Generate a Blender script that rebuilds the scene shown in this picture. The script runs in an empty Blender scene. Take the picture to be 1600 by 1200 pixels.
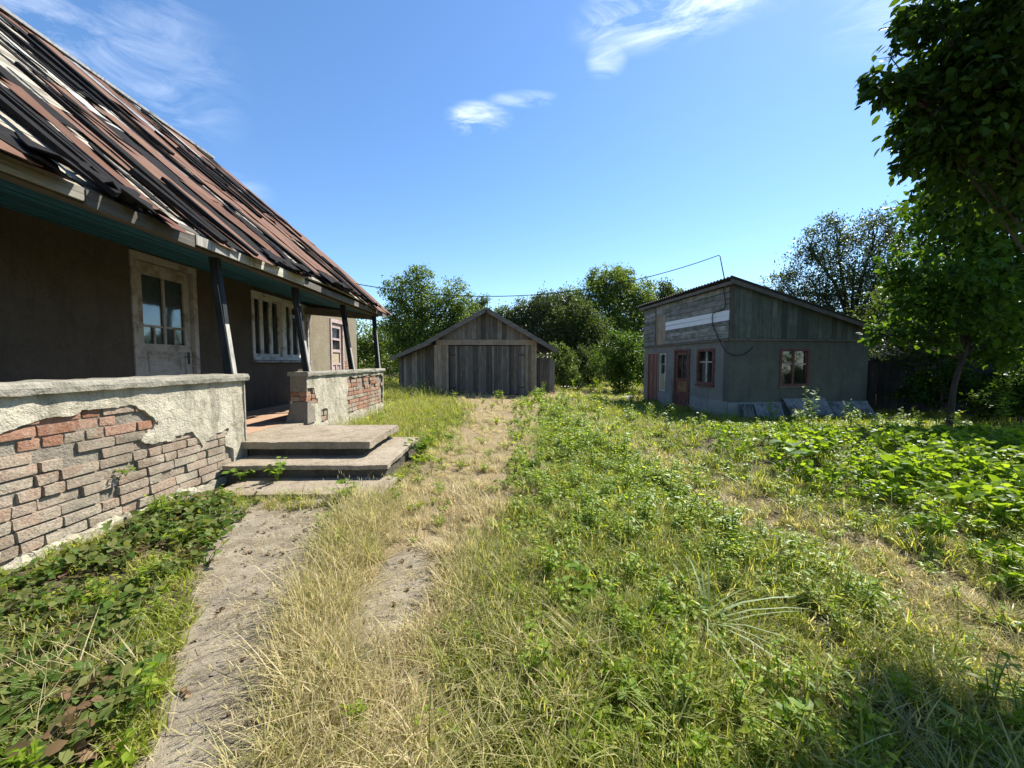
import bpy, math, random
import numpy as np
from mathutils import Vector, Matrix, noise as mnoise
R = math.radians
scn = bpy.context.scene
col = scn.collection
rnd = random.Random(7)

# ------------------------------------------------------------------ camera
EYE = 1.30
cam_d = bpy.data.cameras.new('camera'); cam = bpy.data.objects.new('camera', cam_d); col.objects.link(cam)
cam_d.sensor_width = 36; cam_d.lens = 13.5; cam_d.clip_start = 0.05; cam_d.clip_end = 1500
cam.location = (0, 0, EYE)
cam.rotation_euler = (R(90 - 3.15), 0, -R(1.24))
scn.camera = cam

# ------------------------------------------------------------------ world, sun, exposure
SUN_EL, SUN_AZ = R(50), R(51)           # azimuth clockwise from +Y
S = Vector((math.cos(SUN_EL) * math.sin(SUN_AZ), math.cos(SUN_EL) * math.cos(SUN_AZ), math.sin(SUN_EL)))
world = bpy.data.worlds.new('World'); scn.world = world; world.use_nodes = True
wn = world.node_tree; wn.nodes.clear()
def wnode(t, **kw):
    n = wn.nodes.new(t)
    for k, v in kw.items():
        if k in n.inputs: n.inputs[k].default_value = v
        else: setattr(n, k, v)
    return n
sky = wnode('ShaderNodeTexSky', sky_type='NISHITA', sun_disc=False, sun_elevation=SUN_EL, sun_rotation=SUN_AZ,
            altitude=200, air_density=1.0, dust_density=0.15, ozone_density=3.5)
bg = wnode('ShaderNodeBackground', Strength=0.102)
wout = wnode('ShaderNodeOutputWorld')
tc = wnode('ShaderNodeTexCoord')
L = wn.links.new
# wispy clouds: soft patches in a few directions of the sky, broken up by stretched noise
mp = wnode('ShaderNodeMapping'); mp.inputs['Scale'].default_value = (.8, 1.0, 3.0)
mp.inputs['Rotation'].default_value = (0, R(18), 0)
L(tc.outputs['Generated'], mp.inputs['Vector'])
cn = wnode('ShaderNodeTexNoise', Scale=7.0, Detail=9.0, Roughness=0.66, Distortion=0.8)
L(mp.outputs[0], cn.inputs['Vector'])
cr = wnode('ShaderNodeMapRange'); cr.inputs['From Min'].default_value = 0.43; cr.inputs['From Max'].default_value = 0.88
L(cn.outputs[0], cr.inputs['Value'])
def dirv(x, y):                        # direction given as tangents (right, up) ahead of the viewer
    return Vector((x, 1.0, y)).normalized()
patches = [((-0.06, 0.615), (.085, .035), .9), ((-0.085, 0.60), (.05, .03), .8), ((0.05, 0.66), (.09, .02), .4), ((0.47, 0.93), (.24, .085), 0.95), ((0.66, 1.0), (.22, .08), .35), ((0.26, 0.77), (.05, .05), .45),
           ((-1.10, 0.82), (.28, .20), 0.30), ((-0.87, 0.58), (.10, .09), .3), ((-0.68, .42), (.09, .06), .25),
           ((-2.2, .5), (.5, .15), .6), ((1.9, 1.5), (.4, .15), .6), ((2.6, .6), (.5, .12), .5), ((-1.5, 2.0), (.4, .3), .5)]
acc = None
for (t, w, a) in patches:
    dv = dirv(*t); rt_ = Vector((dv.y, -dv.x, 0)).normalized(); up_ = rt_.cross(dv); kx = dv.y
    df = wnode('ShaderNodeVectorMath', operation='SUBTRACT'); L(tc.outputs['Generated'], df.inputs[0]); df.inputs[1].default_value = dv
    sq = []
    for ax, ww in ((rt_, w[0]), (up_, w[1]), (dv, .3)):
        dp = wnode('ShaderNodeVectorMath', operation='DOT_PRODUCT'); L(df.outputs[0], dp.inputs[0]); dp.inputs[1].default_value = ax / (ww * .75)
        pw = wnode('ShaderNodeMath', operation='MULTIPLY'); L(dp.outputs['Value'], pw.inputs[0]); L(dp.outputs['Value'], pw.inputs[1]); sq.append(pw.outputs[0])
    s1 = wnode('ShaderNodeMath', operation='ADD'); L(sq[0], s1.inputs[0]); L(sq[1], s1.inputs[1]); s2 = wnode('ShaderNodeMath', operation='ADD'); L(s1.outputs[0], s2.inputs[0]); L(sq[2], s2.inputs[1])
    mr = wnode('ShaderNodeMapRange', interpolation_type='SMOOTHSTEP')
    mr.inputs['From Min'].default_value = 1.6; mr.inputs['From Max'].default_value = 0
    mr.inputs['To Min'].default_value = 0; mr.inputs['To Max'].default_value = a
    L(s2.outputs[0], mr.inputs['Value'])
    if acc is None: acc = mr.outputs[0]
    else:
        mx = wnode('ShaderNodeMath', operation='MAXIMUM'); L(acc, mx.inputs[0]); L(mr.outputs[0], mx.inputs[1]); acc = mx.outputs[0]
mu = wnode('ShaderNodeMath', operation='MULTIPLY'); L(acc, mu.inputs[0]); L(cr.outputs[0], mu.inputs[1])
cm = wnode('ShaderNodeMix', data_type='RGBA'); cm.inputs['B'].default_value = (9.5, 9.8, 10.2, 1)
hs = wnode('ShaderNodeHueSaturation', Saturation=1.12); L(sky.outputs[0], hs.inputs['Color'])
L(mu.outputs[0], cm.inputs['Factor']); L(hs.outputs[0], cm.inputs['A'])
L(cm.outputs['Result'], bg.inputs['Color']); L(bg.outputs[0], wout.inputs[0])

sun_d = bpy.data.lights.new('sun', 'SUN'); sun_d.energy = 5.0; sun_d.angle = R(0.53); sun_d.color = (1.0, 0.94, 0.84)
sun = bpy.data.objects.new('sun', sun_d); col.objects.link(sun); sun.location = S * 60
sun.rotation_euler = S.to_track_quat('Z', 'Y').to_euler()
vs = scn.view_settings
vs.view_transform = 'Standard'; vs.look = 'None'; vs.gamma = 1; vs.exposure = 1.15; vs.use_curve_mapping = False

scn.render.engine = 'CYCLES'
scn.cycles.max_bounces = 5; scn.cycles.diffuse_bounces = 3; scn.cycles.glossy_bounces = 2; scn.cycles.transmission_bounces = 4; scn.cycles.transparent_max_bounces = 8
scn.cycles.use_denoising = True; scn.cycles.caustics_reflective = False; scn.cycles.caustics_refractive = False

# ------------------------------------------------------------------ object helpers
def tag(o, label=None, cat=None, group=None, kind=None):
    if label: o['label'] = label
    if cat: o['category'] = cat
    if group: o['group'] = group
    if kind: o['kind'] = kind
    return o
def empty(name, loc, label, cat, rz=0, group=None):
    o = bpy.data.objects.new(name, None); o.location = loc; o.rotation_euler = (0, 0, rz); o.empty_display_size = .2
    col.objects.link(o); return tag(o, label, cat, group)
def mesh_obj(name, me, parent=None, loc=None):
    o = bpy.data.objects.new(name, me); col.objects.link(o)
    if parent is not None: o.parent = parent
    if loc is not None: o.location = loc
    return o

class MB:
    """collects shapes of ONE object"""
    def __init__(s, off=(0, 0, 0)): s.v = []; s.f = []; s.o = Vector(off)
    def add(s, vs_, fs):
        b = len(s.v); s.v += [tuple(Vector(p) - s.o) for p in vs_]; s.f += [tuple(i + b for i in f) for f in fs]; return s
    def box(s, x0, x1, y0, y1, z0, z1):
        v = [(x0,y0,z0),(x1,y0,z0),(x1,y1,z0),(x0,y1,z0),(x0,y0,z1),(x1,y0,z1),(x1,y1,z1),(x0,y1,z1)]
        return s.add(v, [(0,3,2,1),(4,5,6,7),(0,1,5,4),(1,2,6,5),(2,3,7,6),(3,0,4,7)])
    def hexa(s, lo, hi):               # two quads, lower and upper, same winding (ccw seen from outside hi)
        return s.add(list(lo) + list(hi), [(3,2,1,0),(4,5,6,7),(0,1,5,4),(1,2,6,5),(2,3,7,6),(3,0,4,7)])
    def bar(s, a, b, w, h, up=(0, 0, 1)):   # a box-section bar from a to b
        a, b = Vector(a), Vector(b); d = (b - a).normalized(); u = Vector(up)
        sd = d.cross(u).normalized() * (w / 2); u2 = sd.cross(d).normalized() * (h / 2)
        lo = [a - sd - u2, a + sd - u2, a + sd + u2, a - sd + u2]; hi = [p + (b - a) for p in lo]
        return s.hexa(lo, hi)
    def tube(s, pts, rad, n=6, cap=True):
        pts = [Vector(p) for p in pts]; rings = []; u = None
        for i, p in enumerate(pts):
            d = (pts[min(i+1, len(pts)-1)] - pts[max(i-1, 0)]).normalized()
            if u is None: u = d.orthogonal().normalized()
            else: u = (u - d * u.dot(d)).normalized()
            w = d.cross(u); r = rad[i] if hasattr(rad, '__len__') else rad
            rings.append([p + (u * math.cos(6.2832*k/n) + w * math.sin(6.2832*k/n)) * r for k in range(n)])
        v = [q for rg in rings for q in rg]; f = []
        for i in range(len(rings) - 1):
            for k in range(n): f.append((i*n+k, i*n+(k+1) % n, (i+1)*n+(k+1) % n, (i+1)*n+k))
        if cap: f.append(tuple(range(n-1, -1, -1))); f.append(tuple((len(rings)-1)*n + k for k in range(n)))
        return s.add(v, f)
    def mesh(s, name, mat=None, smooth=False):
        me = bpy.data.meshes.new(name); me.from_pydata(s.v, [], s.f); me.update()
        if mat: me.materials.append(mat)
        if smooth: me.polygons.foreach_set('use_smooth', [True] * len(me.polygons))
        return me
    def build(s, name, mat, parent=None, loc=None, smooth=False):
        return mesh_obj(name, s.mesh(name, mat, smooth), parent, loc)

def np_mesh(name, V, F, mat, smooth=False, fattr=None):
    """V (n,3), F (m,k) arrays -> mesh, fast; fattr = dict of per-face floats"""
    me = bpy.data.meshes.new(name); k = F.shape[1]
    me.vertices.add(len(V)); me.vertices.foreach_set('co', np.ascontiguousarray(V, dtype=np.float32).ravel())
    me.loops.add(F.size); me.loops.foreach_set('vertex_index', np.ascontiguousarray(F, dtype=np.int32).ravel())
    me.polygons.add(len(F)); me.polygons.foreach_set('loop_start', np.arange(0, F.size, k, dtype=np.int32))
    me.polygons.foreach_set('loop_total', np.full(len(F), k, dtype=np.int32))
    if smooth: me.polygons.foreach_set('use_smooth', np.ones(len(F), dtype=bool))
    if fattr:
        for an, av in fattr.items():
            a = me.attributes.new(an, 'FLOAT', 'FACE'); a.data.foreach_set('value', np.ascontiguousarray(av, dtype=np.float32))
    me.update(calc_edges=True)
    if mat: me.materials.append(mat)
    return me

# ------------------------------------------------------------------ materials
class NT:
    def __init__(s, name):
        s.m = bpy.data.materials.new(name); s.m.use_nodes = True; s.t = s.m.node_tree; s.t.nodes.clear()
        s.out = s.n('ShaderNodeOutputMaterial')
    def n(s, t, **kw):
        n = s.t.nodes.new(t)
        for k, v in kw.items():
            k2 = k.replace('_', ' ')
            tgt = n.inputs.get(k) or n.inputs.get(k2)
            if tgt is not None:
                if hasattr(v, 'is_output') or isinstance(v, bpy.types.NodeSocket): s.t.links.new(v, tgt)
                else: tgt.default_value = v
            else: setattr(n, k, v)
        return n
    def l(s, a, b): s.t.links.new(a, b)
    def coord(s, scale=(1, 1, 1), rand=True, which='Object'):
        tcn = s.n('ShaderNodeTexCoord'); m = s.n('ShaderNodeMapping'); m.inputs['Scale'].default_value = scale
        s.l(tcn.outputs[which], m.inputs['Vector'])
        if rand:
            oi = s.n('ShaderNodeObjectInfo'); v = s.n('ShaderNodeCombineXYZ')
            mm = s.n('ShaderNodeMath', operation='MULTIPLY'); s.l(oi.outputs['Random'], mm.inputs[0]); mm.inputs[1].default_value = 37.0
            for i in range(3): s.l(mm.outputs[0], v.inputs[i])
            s.l(v.outputs[0], m.inputs['Location'])
        return m.outputs[0]
    def noise(s, vec, scale, detail=4, rough=.6, dist=0):
        n = s.n('ShaderNodeTexNoise', Scale=scale, Detail=detail, Roughness=rough, Distortion=dist); s.l(vec, n.inputs['Vector']); return n.outputs[0]
    def ramp(s, fac, stops):
        r = s.n('ShaderNodeValToRGB'); e = r.color_ramp.elements
        while len(e) < len(stops): e.new(0.5)
        for i, (p, c) in enumerate(stops):
            e[i].position = p; e[i].color = (c[0], c[1], c[2], 1) if hasattr(c, '__len__') else (c, c, c, 1)
        s.l(fac, r.inputs[0]); return r.outputs[0]
    def mix(s, fac, a, b, mode='MIX'):
        m = s.n('ShaderNodeMix', data_type='RGBA', blend_type=mode)
        for k, v in (('Factor', fac), ('A', a), ('B', b)):
            if isinstance(v, bpy.types.NodeSocket): s.l(v, m.inputs[k])
            elif k == 'Factor': m.inputs[k].default_value = v
            else: m.inputs[k].default_value = (v[0], v[1], v[2], 1)
        return m.outputs['Result']
    def math(s, op, a, b=0.0):
        m = s.n('ShaderNodeMath', operation=op)
        for i, v in enumerate((a, b)):
            if isinstance(v, bpy.types.NodeSocket): s.l(v, m.inputs[i])
            else: m.inputs[i].default_value = v
        return m.outputs[0]
    def bump(s, h, strength=.5, dist=.01):
        b = s.n('ShaderNodeBump'); b.inputs['Strength'].default_value = strength; b.inputs['Distance'].default_value = dist
        s.l(h, b.inputs['Height']); return b.outputs[0]
    def pbr(s, colr, rough=.85, normal=None, spec=.3, **kw):
        p = s.n('ShaderNodeBsdfPrincipled'); p.inputs['Specular IOR Level'].default_value = spec
        if isinstance(colr, bpy.types.NodeSocket): s.l(colr, p.inputs['Base Color'])
        else: p.inputs['Base Color'].default_value = (*colr, 1)
        if isinstance(rough, bpy.types.NodeSocket): s.l(rough, p.inputs['Roughness'])
        else: p.inputs['Roughness'].default_value = rough
        if normal: s.l(normal, p.inputs['Normal'])
        for k, v in kw.items(): p.inputs[k].default_value = v
        s.l(p.outputs[0], s.out.inputs[0]); return s.m
    def rand(s): return s.n('ShaderNodeObjectInfo').outputs['Random']

def wood(name, stops, axis='z', fine=60, tone=.45, moss=0):
    t = NT(name); sc = {'z': (fine, fine, fine*.035), 'y': (fine, fine*.035, fine), 'x': (fine*.035, fine, fine)}[axis]
    v = t.coord(sc); g = t.noise(v, 1.0, 5, .65, .6)
    v2 = t.coord((3, 3, 3)); big = t.noise(v2, 1.2, 4, .6)
    c = t.ramp(g, stops)
    r = t.rand(); tone_c = t.ramp(r, [(0, 1 - tone), (.5, 1), (1, 1 + tone*.8)])
    c = t.mix(1.0, c, tone_c, 'MULTIPLY')
    c = t.mix(t.ramp(big, [(.35, 0), (.75, .45)]), c, (stops[0][1][0]*.55, stops[0][1][1]*.55, stops[0][1][2]*.5))
    if moss: c = t.mix(t.math('MULTIPLY', t.ramp(big, [(.45, 0), (.7, 1)]), moss), c, (.07, .09, .04))
    return t.pbr(c, .85, t.bump(g, .6, .006), .25)
def plaster(name, c1, c2, stain, fine=70, bump=.5, stain_amt=.6, crack=True):
    t = NT(name); v = t.coord((1, 1, 1), False)
    a = t.noise(v, 2.2, 7, .65, .2); b = t.noise(v, 9, 6, .7); d = t.noise(v, fine, 3, .6)
    c = t.mix(t.ramp(a, [(.3, 0), (.7, 1)]), c1, c2)
    vz = t.coord((2.2, 2.2, .5), False); dr = t.noise(vz, 2.5, 6, .7)
    c = t.mix(t.math('MULTIPLY', t.ramp(dr, [(.48, 0), (.68, 1)]), stain_amt), c, stain)
    c = t.mix(t.ramp(b, [(.5, 0), (.8, .55)]), c, (c1[0]*.55, c1[1]*.55, c1[2]*.5))
    c = t.mix(t.ramp(d, [(.3, .3), (.6, 0)]), c, (c1[0]*.4, c1[1]*.4, c1[2]*.4))
    h = t.math('ADD', t.math('MULTIPLY', b, 1.5), t.math('MULTIPLY', d, .4))
    if crack:
        vo = t.n('ShaderNodeTexVoronoi', feature='DISTANCE_TO_EDGE', Scale=3.2); wv = t.n('ShaderNodeVectorMath', operation='ADD')
        nz = t.n('ShaderNodeTexNoise', Scale=6.0, Detail=6.0); t.l(v, nz.inputs['Vector']); t.l(v, wv.inputs[0]); t.l(nz.outputs['Color'], wv.inputs[1])
        t.l(wv.outputs[0], vo.inputs['Vector'])
        ck = t.ramp(vo.outputs['Distance'], [(0, 1), (.012, 0)])
        ck = t.math('MULTIPLY', ck, t.ramp(a, [(.5, 0), (.6, .55)]))
        c = t.mix(ck, c, (.05, .045, .035))
    return t.pbr(c, .92, t.bump(h, bump, .02), .15)
def simple(name, colr, rough=.8, var=.3, scale=8, bump=.3, spec=.3, dirt=None):
    t = NT(name); v = t.coord((1, 1, 1)); a = t.noise(v, scale, 6, .65)
    c = t.mix(t.ramp(a, [(.25, 0), (.75, 1)]), [x*(1-var) for x in colr], [min(1, x*(1+var)) for x in colr])
    if dirt: c = t.mix(t.ramp(t.noise(v, scale*.6, 7, .7, .5), [(.5, 0), (.62, .9)]), c, dirt)
    return t.pbr(c, rough, t.bump(a, bump, .01), spec)
def leafmat(name, c1, c2, tr, trc=None, gloss=.12, inst=None, dry=None, attr='var'):
    """c1..c2 by per-leaf value; tr = translucent share; dry = colour reached where the instance attribute is 1"""
    t = NT(name); at = t.n('ShaderNodeAttribute', attribute_name=attr); fac = at.outputs['Fac']
    c = t.mix(fac, c1, c2)
    if dry:
        ai = t.n('ShaderNodeAttribute', attribute_name='tint', attribute_type='INSTANCER')
        dv = t.mix(fac, [x*.6 for x in dry], [min(1, x*1.25) for x in dry])
        f2 = t.math('ADD', ai.outputs['Fac'], t.math('MULTIPLY', t.math('SUBTRACT', fac, .5), .7))
        f2n = t.n('ShaderNodeClamp'); t.l(f2, f2n.inputs[0]); c = t.mix(f2n.outputs[0], c, dv)
    d = t.n('ShaderNodeBsdfDiffuse'); t.l(c, d.inputs['Color'])
    tl = t.n('ShaderNodeBsdfTranslucent')
    tcx = t.mix(1.0, c, t.mix(f2n.outputs[0], trc or (1.85, 1.72, .6), (1.12, 1.08, .95)) if dry else (trc or (1.9, 1.8, .6)), 'MULTIPLY'); t.l(tcx, tl.inputs['Color'])
    m1 = t.n('ShaderNodeMixShader'); m1.inputs[0].default_value = tr; t.l(d.outputs[0], m1.inputs[1]); t.l(tl.outputs[0], m1.inputs[2])
    g = t.n('ShaderNodeBsdfGlossy'); g.inputs['Roughness'].default_value = .38; g.inputs['Color'].default_value = (.9, .95, 1, 1)
    fr = t.n('ShaderNodeLayerWeight'); fr.inputs[0].default_value = .5
    m2 = t.n('ShaderNodeMixShader'); t.l(t.math('MULTIPLY', t.math('POWER', fr.outputs['Facing'], 3.0), gloss), m2.inputs[0]); t.l(m1.outputs[0], m2.inputs[1]); t.l(g.outputs[0], m2.inputs[2])
    t.l(m2.outputs[0], t.out.inputs[0]); return t.m
def glassmat():
    t = NT('window_glass'); g = t.n('ShaderNodeBsdfGlossy'); g.inputs['Roughness'].default_value = .06; g.inputs['Color'].default_value = (.85, .9, .95, 1)
    tp = t.n('ShaderNodeBsdfTransparent'); tp.inputs['Color'].default_value = (.62, .66, .68, 1)
    fr = t.n('ShaderNodeFresnel'); fr.inputs[0].default_value = 1.5
    v = t.coord((1, 1, 1)); b = t.bump(t.noise(v, 3, 2), .08, .02); t.l(b, g.inputs['Normal'])
    dd = t.n('ShaderNodeBsdfDiffuse'); dd.inputs['Color'].default_value = (.25, .24, .21, 1)
    dm = t.n('ShaderNodeMixShader'); t.l(t.ramp(t.noise(v, 5, 6, .7), [(.4, .02), (.8, .14)]), dm.inputs[0]); t.l(tp.outputs[0], dm.inputs[1]); t.l(dd.outputs[0], dm.inputs[2])
    m = t.n('ShaderNodeMixShader'); t.l(t.math('ADD', t.math('MULTIPLY', fr.outputs[0], .38), .0), m.inputs[0]); t.l(dm.outputs[0], m.inputs[1]); t.l(g.outputs[0], m.inputs[2])
    t.l(m.outputs[0], t.out.inputs[0]); return t.m

GREY3 = [(.25, (.085, .075, .065)), (.5, (.20, .18, .155)), (.75, (.34, .31, .27))]
M = {}
M['plank'] = wood('weathered_plank', GREY3, 'z')
M['plank_dark'] = wood('dark_weathered_plank', [(.25, (.055, .048, .04)), (.5, (.13, .115, .095)), (.75, (.22, .20, .165))], 'z')
M['plank_warm'] = wood('warm_weathered_plank', [(.25, (.13, .10, .07)), (.5, (.27, .22, .16)), (.75, (.38, .32, .24))], 'z')
M['plank_x'] = wood('weathered_board_along_x', GREY3, 'x')
M['plank_y'] = wood('weathered_board_along_y', GREY3, 'y')
M['lath'] = wood('pale_bare_lath', [(.25, (.14, .12, .09)), (.5, (.30, .27, .215)), (.75, (.44, .41, .34))], 'y')
M['fascia'] = wood('peeling_white_fascia', [(.3, (.13, .115, .09)), (.5, (.36, .34, .28)), (.75, (.52, .5, .43))], 'y')
M['green_board'] = wood('green_grey_board', [(.25, (.045, .055, .045)), (.5, (.10, .115, .095)), (.75, (.17, .18, .15))], 'z', moss=.5)
M['left_board'] = wood('silver_board', [(.25, (.08, .08, .07)), (.5, (.24, .235, .21)), (.75, (.40, .395, .36))], 'y', moss=.6)
M['soffit'] = wood('teal_soffit_paint', [(.25, (.008, .055, .085)), (.5, (.013, .095, .14)), (.8, (.035, .14, .185))], 'y', tone=.25)
M['column'] = wood('dark_blue_column_paint', [(.25, (.007, .009, .012)), (.5, (.015, .02, .026)), (.8, (.05, .052, .05))], 'z')  # blue-black paint, taken darker to carry the shade of the unlit faces
M['column_edge'] = wood('sunlit_grey_wood', [(.25, (.12, .12, .11)), (.5, (.30, .29, .26)), (.75, (.42, .40, .36))], 'z')  # grey wood made pale, sunlight put into its colour
M['beam'] = wood('old_beam', [(.25, (.06, .055, .05)), (.5, (.13, .12, .10)), (.8, (.22, .2, .17))], 'y')
M['tar'] = simple('tar_paper', (.014, .013, .013), .9, .5, 14, .8, .1)
M['tar_grey'] = simple('silvered_felt', (.20, .21, .22), .6, .45, 9, .6, .5, dirt=(.04, .035, .035))
M['pale_sheet'] = simple('pale_weathered_sheet', (.36, .345, .31), .7, .3, 10, .5, .3, dirt=(.16, .14, .12))
M['rust_sheet'] = simple('brown_red_roof_paint', (.105, .056, .037), .85, .3, 4, .4, .12, dirt=(.12, .06, .05))
M['rust_sheet2'] = simple('faded_red_roof_paint', (.145, .082, .055), .85, .28, 5, .4, .12, dirt=(.14, .08, .065))
M['house_wall'] = plaster('brown_grey_wall_plaster', (.068, .059, .045), (.09, .078, .06), (.04, .035, .027), 55, .5, .45)
M['annex_wall'] = plaster('tan_annex_plaster', (.21, .18, .125), (.27, .235, .17), (.12, .10, .07), 60, .45, .4)
M['parapet'] = plaster('pale_peeling_parapet_plaster', (.37, .335, .25), (.52, .48, .38), (.15, .14, .10), 80, 1.0, .9)
M['cap'] = plaster('rough_cap_concrete', (.22, .21, .17), (.32, .30, .245), (.11, .11, .08), 60, .9, .7, False)
M['mortar'] = plaster('crumbly_mortar', (.20, .175, .135), (.28, .25, .20), (.12, .10, .075), 60, 1.0, .5, False)
M['concrete'] = plaster('worn_step_concrete', (.26, .215, .155), (.35, .30, .23), (.13, .105, .07), 45, .8, .6)
M['riser'] = plaster('shaded_riser_concrete', (.085, .075, .058), (.14, .125, .1), (.045, .042, .03), 40, 1.0, .7, False)  # step concrete darkened, the shade of the risers put into the colour
M['floor_tile'] = plaster('ochre_floor_screed', (.34, .215, .14), (.42, .28, .19), (.24, .16, .11), 40, .3, .4)
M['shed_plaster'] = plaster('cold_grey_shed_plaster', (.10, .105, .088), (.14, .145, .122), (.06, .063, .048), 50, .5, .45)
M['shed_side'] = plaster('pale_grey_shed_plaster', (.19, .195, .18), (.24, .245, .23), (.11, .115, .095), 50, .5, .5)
M['shed_plinth'] = plaster('grey_plinth_cement', (.23, .245, .24), (.30, .315, .31), (.13, .14, .12), 40, .6, .5)
M['asbestos'] = simple('grey_corrugated_cement', (.21, .22, .225), .85, .4, 5, .5, .2, dirt=(.07, .075, .065))
M['asbestos_dark'] = simple('dark_corrugated_cement', (.055, .055, .06), .8, .4, 6, .5, .25)
M['door_paint'] = simple('chipped_pale_grey_paint', (.30, .29, .26), .6, .18, 7, .4, .4, dirt=(.15, .12, .09))
M['win_paint'] = simple('old_white_window_paint', (.46, .46, .43), .55, .15, 7, .3, .4, dirt=(.2, .17, .13))
M['red_paint'] = simple('flaking_red_paint', (.13, .048, .04), .7, .35, 10, .5, .3, dirt=(.12, .105, .09))
M['red_door'] = wood('flaking_red_planks', [(.3, (.10, .05, .04)), (.5, (.19, .085, .07)), (.75, (.27, .2, .16))], 'z')
M['orange_panel'] = simple('orange_brown_panel', (.25, .14, .06), .7, .35, 8, .4, .3, dirt=(.12, .06, .03))
M['beige_panel'] = simple('beige_panel', (.34, .29, .19), .75, .2, 8, .3, .3)
M['mauve_paint'] = simple('faded_mauve_paint', (.42, .33, .31), .65, .25, 9, .4, .3, dirt=(.25, .17, .14))
M['white_strip'] = simple('white_painted_board', (.72, .74, .75), .6, .08, 6, .2, .3)
M['iron'] = simple('rusty_black_iron', (.03, .022, .018), .6, .4, 20, .4, .5)
M['cable'] = simple('black_cable_rubber', (.012, .012, .012), .6, .2, 20, .1, .4)
M['porcelain'] = simple('white_lamp_porcelain', (.75, .74, .7), .3, .05, 6, .05, .5)
M['curtain'] = simple('dusty_white_curtain', (.45, .45, .43), .9, .2, 6, .4, .1)
M['dark_room'] = simple('dark_room', (.03, .03, .028), .9, .3, 5, .1, .1)  # near-black colour stands in for the darkness of unlit interiors
M['bark'] = wood('grey_brown_bark', [(.25, (.03, .024, .018)), (.5, (.075, .06, .045)), (.8, (.13, .11, .085))], 'z', fine=30)
M['stone'] = plaster('pale_rubble', (.38, .35, .29), (.5, .46, .38), (.25, .22, .17), 40, .8, .4, False)
M['fence'] = wood('dark_fence_board', [(.25, (.02, .018, .015)), (.5, (.05, .045, .04)), (.8, (.09, .085, .075))], 'z')
M['glass'] = glassmat()
tb = NT('old_brick'); vb = tb.coord((1, 1, 1)); nb = tb.noise(vb, 9, 6, .7); nf = tb.noise(vb, 55, 4, .7)
cb = tb.ramp(tb.rand(), [(0, (.30, .18, .12)), (.25, (.34, .225, .16)), (.5, (.37, .27, .20)), (.7, (.40, .32, .245)), (.85, (.38, .34, .25)), (1, (.34, .20, .14))])
cb = tb.mix(tb.ramp(nb, [(.36, .1), (.66, .95)]), cb, (.36, .325, .25))
cb = tb.mix(tb.ramp(nf, [(.35, .55), (.55, 0)]), cb, (.12, .08, .055))
gp = tb.n('ShaderNodeNewGeometry').outputs['Position']; cb = tb.mix(tb.ramp(tb.noise(gp, 2.3, 6, .7), [(.42, 0), (.68, .75)]), cb, (.13, .115, .085)); cb = tb.mix(tb.ramp(tb.noise(gp, 14, 5, .7), [(.55, 0), (.72, .6)]), cb, (.12, .10, .075))
M['brick'] = tb.pbr(cb, .92, tb.bump(tb.math('ADD', nb, nf), .8, .012), .15)
tb = NT('raw_red_brick'); vb = tb.coord((1, 1, 1)); nb = tb.noise(vb, 12, 6, .7); nf = tb.noise(vb, 55, 4, .7)
cb = tb.ramp(tb.rand(), [(0, (.24, .12, .075)), (.35, (.31, .175, .115)), (.7, (.34, .215, .15)), (1, (.32, .245, .18))])
cb = tb.mix(tb.ramp(nb, [(.5, 0), (.8, .7)]), cb, (.45, .36, .27)); cb = tb.mix(tb.ramp(nf, [(.35, .5), (.55, 0)]), cb, (.15, .06, .04))
M['red_brick'] = tb.pbr(cb, .92, tb.bump(tb.math('ADD', nb, nf), .8, .012), .15)

# ------------------------------------------------------------------ ground
def sstep(a, b, x):
    t = np.clip((x - a) / (b - a), 0, 1); return t * t * (3 - 2 * t)
_rg = np.random.default_rng(3)
_wv = [( _rg.uniform(.25, 4.5), _rg.uniform(0, 6.28), _rg.uniform(0, 6.28)) for _ in range(40)]
def fnoise(x, y, seed=0, sc=1.0):
    """cheap smooth 2-D noise, about -1..1"""
    a = np.zeros_like(np.asarray(x, float)); wsum = 0
    for i in range(9):
        k, ph, th = _wv[(i + seed * 7) % 40]; k = k * sc; w = 1 / (1 + .35 * k / sc)
        a = a + w * np.sin(k * (x * math.cos(th) + y * math.sin(th)) + ph + 1.3 * np.sin(.7 * k * (y * math.cos(th * 1.7) - x * math.sin(th)) + th)); wsum += w
    return a / (wsum * .55)
def ground_z(x, y):
    x = np.asarray(x, float); y = np.asarray(y, float)
    z = .018 * fnoise(x, y, 1, 1.0) + .02 * fnoise(x, y, 2, .35)
    tr = np.exp(-((x - np.interp(y, [0, 2.3, 4.2, 9.4, 16], [-.45, -.62, -.25, .05, .3])) / .7) ** 2)
    z = z - .03 * tr - .05 * np.exp(-((x - 2.2) / .4) ** 2) * sstep(9, 6, y)
    bed = sstep(2.5, 3.1, x) * sstep(10, 8.5, y) * sstep(1.6, 2.6, y)
    z = z + .05 * bed
    z = z - .2 * sstep(6.2, 9.3, y) * sstep(2.5, 5.5, x) * sstep(20, 15, y)
    left = sstep(-1.7, -2.5, x) * sstep(3.7, 3.2, y); z = z + .04 * left
    return z
def path_mask(x, y):                   # bare trodden concrete/earth path at the left and a bare patch
    c = np.interp(y, [0, 1.2, 1.8, 2.5, 3.3, 3.7], [-.80, -.98, -1.27, -1.62, -1.92, -1.95]); hw = np.interp(y, [0, 1.2, 1.8, 2.5, 3.4], [.17, .19, .25, .36, .52])
    d = np.abs(x - c) / hw + .22 * fnoise(x, y, 3, 2.2)
    m = sstep(1.12, .82, d) * sstep(3.75, 3.5, y)
    d2 = np.hypot((x + .62) / .22, (y - 2.15) / .55) + .3 * fnoise(x, y, 4, 3)
    return np.maximum(m, sstep(1.15, .75, d2) * .9)
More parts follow.
